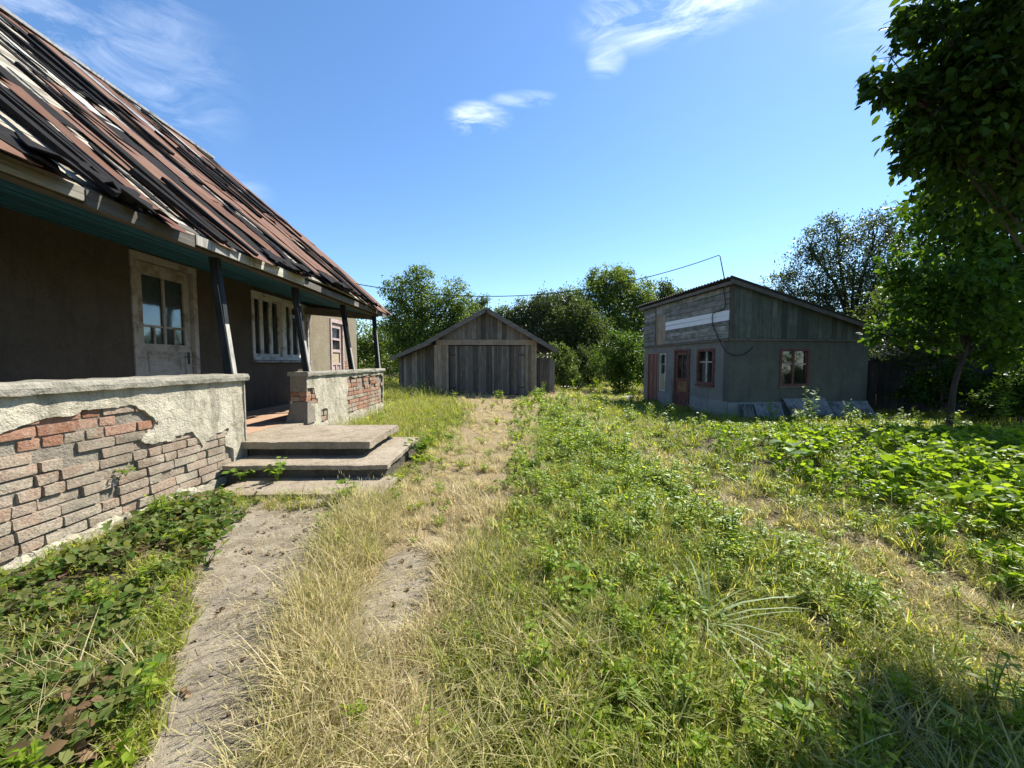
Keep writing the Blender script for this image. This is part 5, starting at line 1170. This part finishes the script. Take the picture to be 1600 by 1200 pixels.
# short and long grass
strip = lambda x, y: np.maximum(sstep(.0, .5, x + .2 * fnoise(x, y, 4, 1.5)) * (1 - .75 * sstep(1.75, 2.2, x)) * sstep(-.9, .5, fnoise(x, y, 6, 1.1)), .10) * bare(x, y) * (1 - .6 * dry_mask(x, y)) * (1 - .5 * bedm(x, y))
tufts = [blade_tuft('grass_tuft', 26, .06, .05, .14, .0036, .5, .6, GM['grass'], 100 + k) for k in range(4)] + \
        [blade_tuft('grass_tuft', 24, .05, .12, .26, .0036, .45, .8, GM['grass'], 110 + k, 4) for k in range(4)] + \
        [blade_tuft('grass_tuft', 16, .05, .20, .40, .0022, .5, .9, GM['grass'], 120 + k, 9) for k in range(3)] + \
        [blade_tuft('grass_tuft', 22, .09, .08, .22, .0017, .5, .4, GM['straw'], 130 + k, 0, 1.6) for k in range(3)]
X_, Y_, I_, S_, T_ = [], [], [], [], []
def put(x, y, idx, scl, tint): X_.append(x); Y_.append(y); I_.append(idx); S_.append(scl); T_.append(tint)
for (y0, y1, dens, sc) in ((.75, 2.6, 520, 1.0), (2.6, 4.6, 330, 1.1), (4.6, 7.5, 170, 1.3), (7.5, 12, 75, 1.55), (12, 20, 34, 1.8), (20, 34, 12, 2.6)):
    x, y = sample(dens, y0, y1, lambda x, y: bare(x, y) * (1 - .7 * bedm(x, y)) * (1 - .78 * strawm(x, y)) * (.25 + .75 * sstep(-.7, .3, fnoise(x, y, 4, 4.5))), (-12, 16) if y0 >= 12 else (-12, 13))
    n = len(x); dr = dry_mask(x, y); long_ = sstep(.1, .9, fnoise(x, y, 5, 2.2) + .25) * (.55 + .45 * dr)
    u = G.random(n); idx = np.where(u < .12 + .35 * dr, G.integers(11, 14, n), np.where(G.random(n) < .55 * long_, np.where(G.random(n) < .25 * dr, G.integers(8, 11, n), G.integers(4, 8, n)), G.integers(0, 4, n)))
    tint = np.clip(dr * 1.05 + .10 * G.normal(size=n) + .14 * fnoise(x, y, 8, 3.0) - .02, 0, 1)
    hgt = sc * G.uniform(.6, 1.1, n) * (1 - .35 * dr * (np.abs(x) < 1.4) * (y > 4)); put(x, y, idx, hgt, tint)
# long straw grass along the path edges in front
x, y = sample(420, .8, 3.6, lambda x, y: bare(x, y) * np.exp(-((x - np.interp(y, [1, 2.3, 3.5], [-.62, -1.05, -1.2])) / .26) ** 2) * .8, (-2.4, .3)); n = len(x)
put(x, y, G.integers(8, 11, n), G.uniform(.6, 1.05, n), np.clip(.75 + .2 * G.normal(size=n), 0, 1))
x, y = sample(300, .8, 2.6, lambda x, y: bare(x, y) * np.exp(-((x + .05) / .3) ** 2) * .6, (-1, 1)); n = len(x)
put(x, y, np.where(G.random(n) < .6, G.integers(8, 11, n), G.integers(4, 8, n)), G.uniform(.6, 1.0, n), np.clip(.5 + .25 * G.normal(size=n), 0, 1))
x, y = sample(130, .9, 1.7, lambda x, y: strawm(x, y) * .7 * (y < 1.75), (-3, -1)); n = len(x); put(x, y, G.integers(8, 14, n), G.uniform(.7, 1.1, n), np.clip(.7 + .2 * G.normal(size=n), 0, 1))
# lusher grass before the far parapet and the garage wings
x, y = sample(200, 5.7, 12, lambda x, y: np.exp(-((x + 2.2) / .7) ** 2) * .8, (-3, -.4)); n = len(x); put(x, y, G.integers(4, 11, n), G.uniform(1.0, 1.6, n), np.clip(.22 + .15 * G.normal(size=n), 0, 1))
x, y = sample(60, 13.2, 15.6, lambda x, y: .8 * ((x < -2.6)), (-6, -2.3)); n = len(x); put(x, y, G.integers(4, 11, n), G.uniform(1.3, 2.1, n), np.clip(.2 + .15 * G.normal(size=n), 0, 1))
x, y = sample(420, .8, 3.2, lambda x, y: strip(x, y) * .8, (-.3, 4)); n = len(x); put(x, y, np.where(G.random(n) < .7, G.integers(0, 4, n), G.integers(4, 8, n)), G.uniform(.7, 1.2, n), np.clip(.12 + .2 * np.abs(G.normal(size=n)) + .12 * fnoise(x, y, 8, 3), 0, 1))
x, y = sample(220, 3.3, 3.62, lambda x, y: .6 + 0 * x, (-2.8, -1.1)); n = len(x); put(x, y, G.integers(0, 8, n), G.uniform(.5, .9, n), np.clip(.3 + .3 * G.normal(size=n), 0, 1))
# scattered straws lying on the bare path
x, y = sample(45, .8, 3.6, lambda x, y: path_mask(x, y), (-3, 0)); n = len(x); put(x, y, G.integers(11, 14, n), G.uniform(.35, .7, n), np.ones(n))
x, y, idx, scl, tint = map(np.concatenate, (X_, Y_, I_, S_, T_))
scatter('grass', 'green and straw-coloured grass covering the yard', pts3(x, y), rots(len(x)), scl, idx, tint, tufts)

# low weeds in the green strip
weeds = [leafy_plant('weed', 7, .11, 5, .05, .30, 'diamond', GM['weed'], None, 200 + k, .9) for k in range(4)] + [leafy_plant('weed', 8, .07, 3, .032, .45, 'oval', GM['weed'], None, 210 + k, 1.3, tri=True) for k in range(3)] + \
        [leafy_plant('weed', 4, .26, 9, .065, .2, 'diamond', GM['weed'], None, 220 + k, .35) for k in range(3)]
X_, Y_, I_, S_, T_ = [], [], [], [], []
for (y0, y1, dens, sc) in ((.8, 2.6, 240, .72), (2.6, 5, 190, .9), (5, 9, 95, 1.15), (9, 14, 25, 1.6), (14, 22, 7, 2.2)):
    x, y = sample(dens, y0, y1, strip, (-3, 11)); n = len(x)
    u = G.random(n); put(x, y, np.where(u < .5, G.integers(0, 4, n), np.where(u < .85, G.integers(4, 7, n), G.integers(7, 10, n))), sc * G.uniform(.6, 1.3, n), np.clip(.02 + .12 * np.abs(G.normal(size=n)) + .08 * fnoise(x, y, 7, 3), 0, 1))
x, y, idx, scl, tint = map(np.concatenate, (X_, Y_, I_, S_, T_))
scatter('weeds', 'low leafy weeds growing through the grass', pts3(x, y), rots(len(x)), scl, idx, tint, weeds)

# broad-leaved plants of the garden bed
beans = [leafy_plant('bean_plant', 9, .36, 3, .095, .40, 'heart', GM['broad'], None, 300 + k, .75, tri=True, wild=.75) for k in range(4)] + [leafy_plant('bean_plant', 6, .5, 6, .10, .42, 'heart', GM['broad'], None, 310 + k, .45, wild=.75) for k in range(2)] + \
        [leafy_plant('bean_plant', 10, .22, 6, .06, .3, 'diamond', GM['weed'], None, 320 + k, .8) for k in range(2)]
x, y = sample(52, 1.7, 9.5, lambda x, y: bedm(x, y) * (.25 + .75 * sstep(-.6, .3, fnoise(x, y, 7, 2.2))), (2.4, 12)); n = len(x); u = G.random(n)
idx = np.where(u < .46, G.integers(0, 4, n), np.where(u < .54, G.integers(4, 6, n), G.integers(6, 8, n)))
scl = G.uniform(.35, .9, n) * (.5 + .5 * sstep(2.6, 4.0, x)) * (1 - .72 * sstep(4.8, 7.6, y)) * (1 + .2 * fnoise(x, y, 2, 1.7))
scatter('garden_plants', 'broad-leaved green garden plants crowding the bed', pts3(x, y), rots(n, .15), scl, idx, np.zeros(n), beans)

# strawberry patch at the foot of the brick parapet
straws = [leafy_plant('strawberry_plant', 9, .10, 3, .055, .38, 'oval', GM['straw_leaf'], None, 400 + k, 1.2, tri=True, wild=.75) for k in range(4)] + [leafy_plant('strawberry_plant', 6, .04, 3, .045, .36, 'oval', GM['litter'], None, 410 + k, 1.6, .5, tri=True) for k in range(2)]
x, y = sample(210, .9, 3.75, lambda x, y: strawm(x, y) * sstep(-1.1, .2, fnoise(x, y, 9, 2.5)), (-3, -.9)); n = len(x); u = G.random(n)
x2, y2 = sample(40, 3.0, 3.62, lambda x, y: .8 + 0 * x, (-2.95, -2.0)); x, y = np.r_[x, x2], np.r_[y, y2]; n = len(x); u = G.random(n)
scatter('strawberry_bed', 'strawberry plants with green and reddish dry leaves below the brick parapet', pts3(x, y), rots(n, .15), G.uniform(.5, 1.0, n), np.where(u < .84, G.integers(0, 4, n), G.integers(4, 6, n)), np.where(G.random(n) < .08, G.uniform(.4, .9, n), G.uniform(0, .2, n)), straws)

# ------------------------------------------------------------------ single plants that stand out
def plant(name, me, x, y, sc, label, z=None, rz=0, cat='plant'):
    o = mesh_obj(name, me, None, (x, y, float(ground_z(x, y)) if z is None else z)); o.scale = (sc, sc, sc); o.rotation_euler = (0, 0, rz); return tag(o, label, cat)
GM['lone'] = leafmat('lone_weed_leaf', (.085, .15, .02), (.19, .28, .045), .48, gloss=.15)
GM['pale_blade'] = leafmat('pale_long_blade', (.16, .22, .09), (.30, .36, .19), .35, gloss=.3)
GM['squash'] = leafmat('squash_leaf', (.08, .15, .03), (.15, .24, .05), .42, gloss=.12)
dock = leafy_plant('dock_plant', 9, .30, 4, .12, .30, 'oval', GM['lone'], None, 500, .8)
dock2 = leafy_plant('dock_plant', 7, .20, 3, .13, .28, 'oval', GM['lone'], None, 501, 1.1)
tallw = leafy_plant('tall_weed', 5, .85, 26, .10, .16, 'diamond', GM['lone'], None, 502, .22)
tallw2 = leafy_plant('tall_weed', 4, .75, 22, .085, .2, 'diamond', GM['lone'], None, 503, .25)
squash = leafy_plant('squash_plant', 7, .40, 1, .26, .55, 'heart', GM['squash'], None, 504, 1.0, 1.4)
lily = blade_tuft('long_bladed_plant', 16, .03, .28, .42, .007, .7, 1.0, GM['pale_blade'], 505)
plant('dock_plant', dock, -1.12, 5.15, 1.0, 'bright leafy weed growing against the right side of the steps')
plant('dock_plant', dock, -2.35, 3.98, .75, 'leafy weed sprouting between the two lower steps', .075, 1.3)
plant('dock_plant', dock2, -1.45, 3.50, .9, 'leafy weed in front of the lowest step', None, .6)
plant('dock_plant', dock2, -2.72, 3.98, .7, 'small dark weed at the foot of the parapet end by the steps', .075, 2.2)
plant('dock_plant', dock2, .42, 2.05, .75, 'broad upright leaves of a lone weed left of the long-bladed plant', None, .3)
plant('dock_plant', dock2, .52, 1.36, .55, 'broad-leaved weed at the bottom middle of the yard', None, 1.9)
plant('dock_plant', dock2, 1.02, 1.30, .6, 'pale broad-leaved weed at the bottom right of the yard', None, 2.9)
plant('long_bladed_plant', lily, .99, 1.80, 1.0, 'plant with long pale arching blades in the near grass')
plant('squash_plant', squash, 3.30, 4.15, .8, 'squash plant with large rounded leaves at the edge of the garden bed')
plant('squash_plant', squash, 5.4, 4.6, .65, 'squash plant with large leaves in the middle of the garden bed', None, 2.0)
plant('tall_weed', tallw, 5.5, 6.75, .95, 'feathery tall weed rising from the bed before the leaning sheets')
plant('tall_weed', tallw2, 6.4, 6.9, .8, 'second feathery weed right of the tallest leaning sheet', None, 1.0)
plant('tall_weed', tallw, 9.3, 6.9, 1.15, 'tall pale weed at the right edge before the shade', None, 2.0)
plant('tall_weed', tallw2, -3.1, 14.6, 1.0, 'grey weed standing before the left wing of the garage', None, .5)
plant('tall_weed', tallw2, 1.55, 14.9, .8, 'weed standing before the right wing of the garage', None, 2.5)
plant('dock_plant', dock, 1.2, 13.0, 1.3, 'low bright green clump in front of the garage', None, .2)
plant('dock_plant', dock2, -2.955, 3.02, .35, 'tiny weed growing from the brick joints of the parapet', .42, .2)

# dead leaves and crumbs on the bare earth
bits = [leafy_plant('dead_leaf', 4, .015, 2, .035, .35, 'oval', GM['litter'], None, 600 + k, 3.0, .6) for k in range(3)]
x, y = sample(170, .8, 3.7, lambda x, y: np.clip(path_mask(x, y) * .5 + .5 * strawm(x, y), 0, 1), (-3, 0)); n = len(x); k = G.random(n) < .6; x, y = x[k], y[k]; n = len(x)
scatter('leaf_litter', 'dry brown leaf litter on the bare path', pts3(x, y, .004), rots(n, .3), G.uniform(.2, .65, n), G.integers(0, 3, n), np.zeros(n), bits)

# small stones on the bare earth
def pebble(seed):
    r = random.Random(seed); m = MB(); n = 6; vv = [(0, 0, .5)]
    for i in range(n): a = 6.2832 * i / n; q = r.uniform(.8, 1.2); vv.append((q * math.cos(a), q * .75 * math.sin(a), r.uniform(-.1, .2)))
    m.add(vv, [(0, i + 1, (i + 1) % n + 1) for i in range(n)]); return m.mesh('pebble', M['stone'])
x, y = sample(260, .8, 3.7, lambda x, y: path_mask(x, y), (-3, 0)); n = len(x)
scatter('gravel', 'small stones and crumbs strewn on the bare path', pts3(x, y, .002), rots(n, .15), .003 + .011 * G.random(n) ** 3, G.integers(0, 4, n), np.zeros(n), [pebble(k) for k in range(4)])
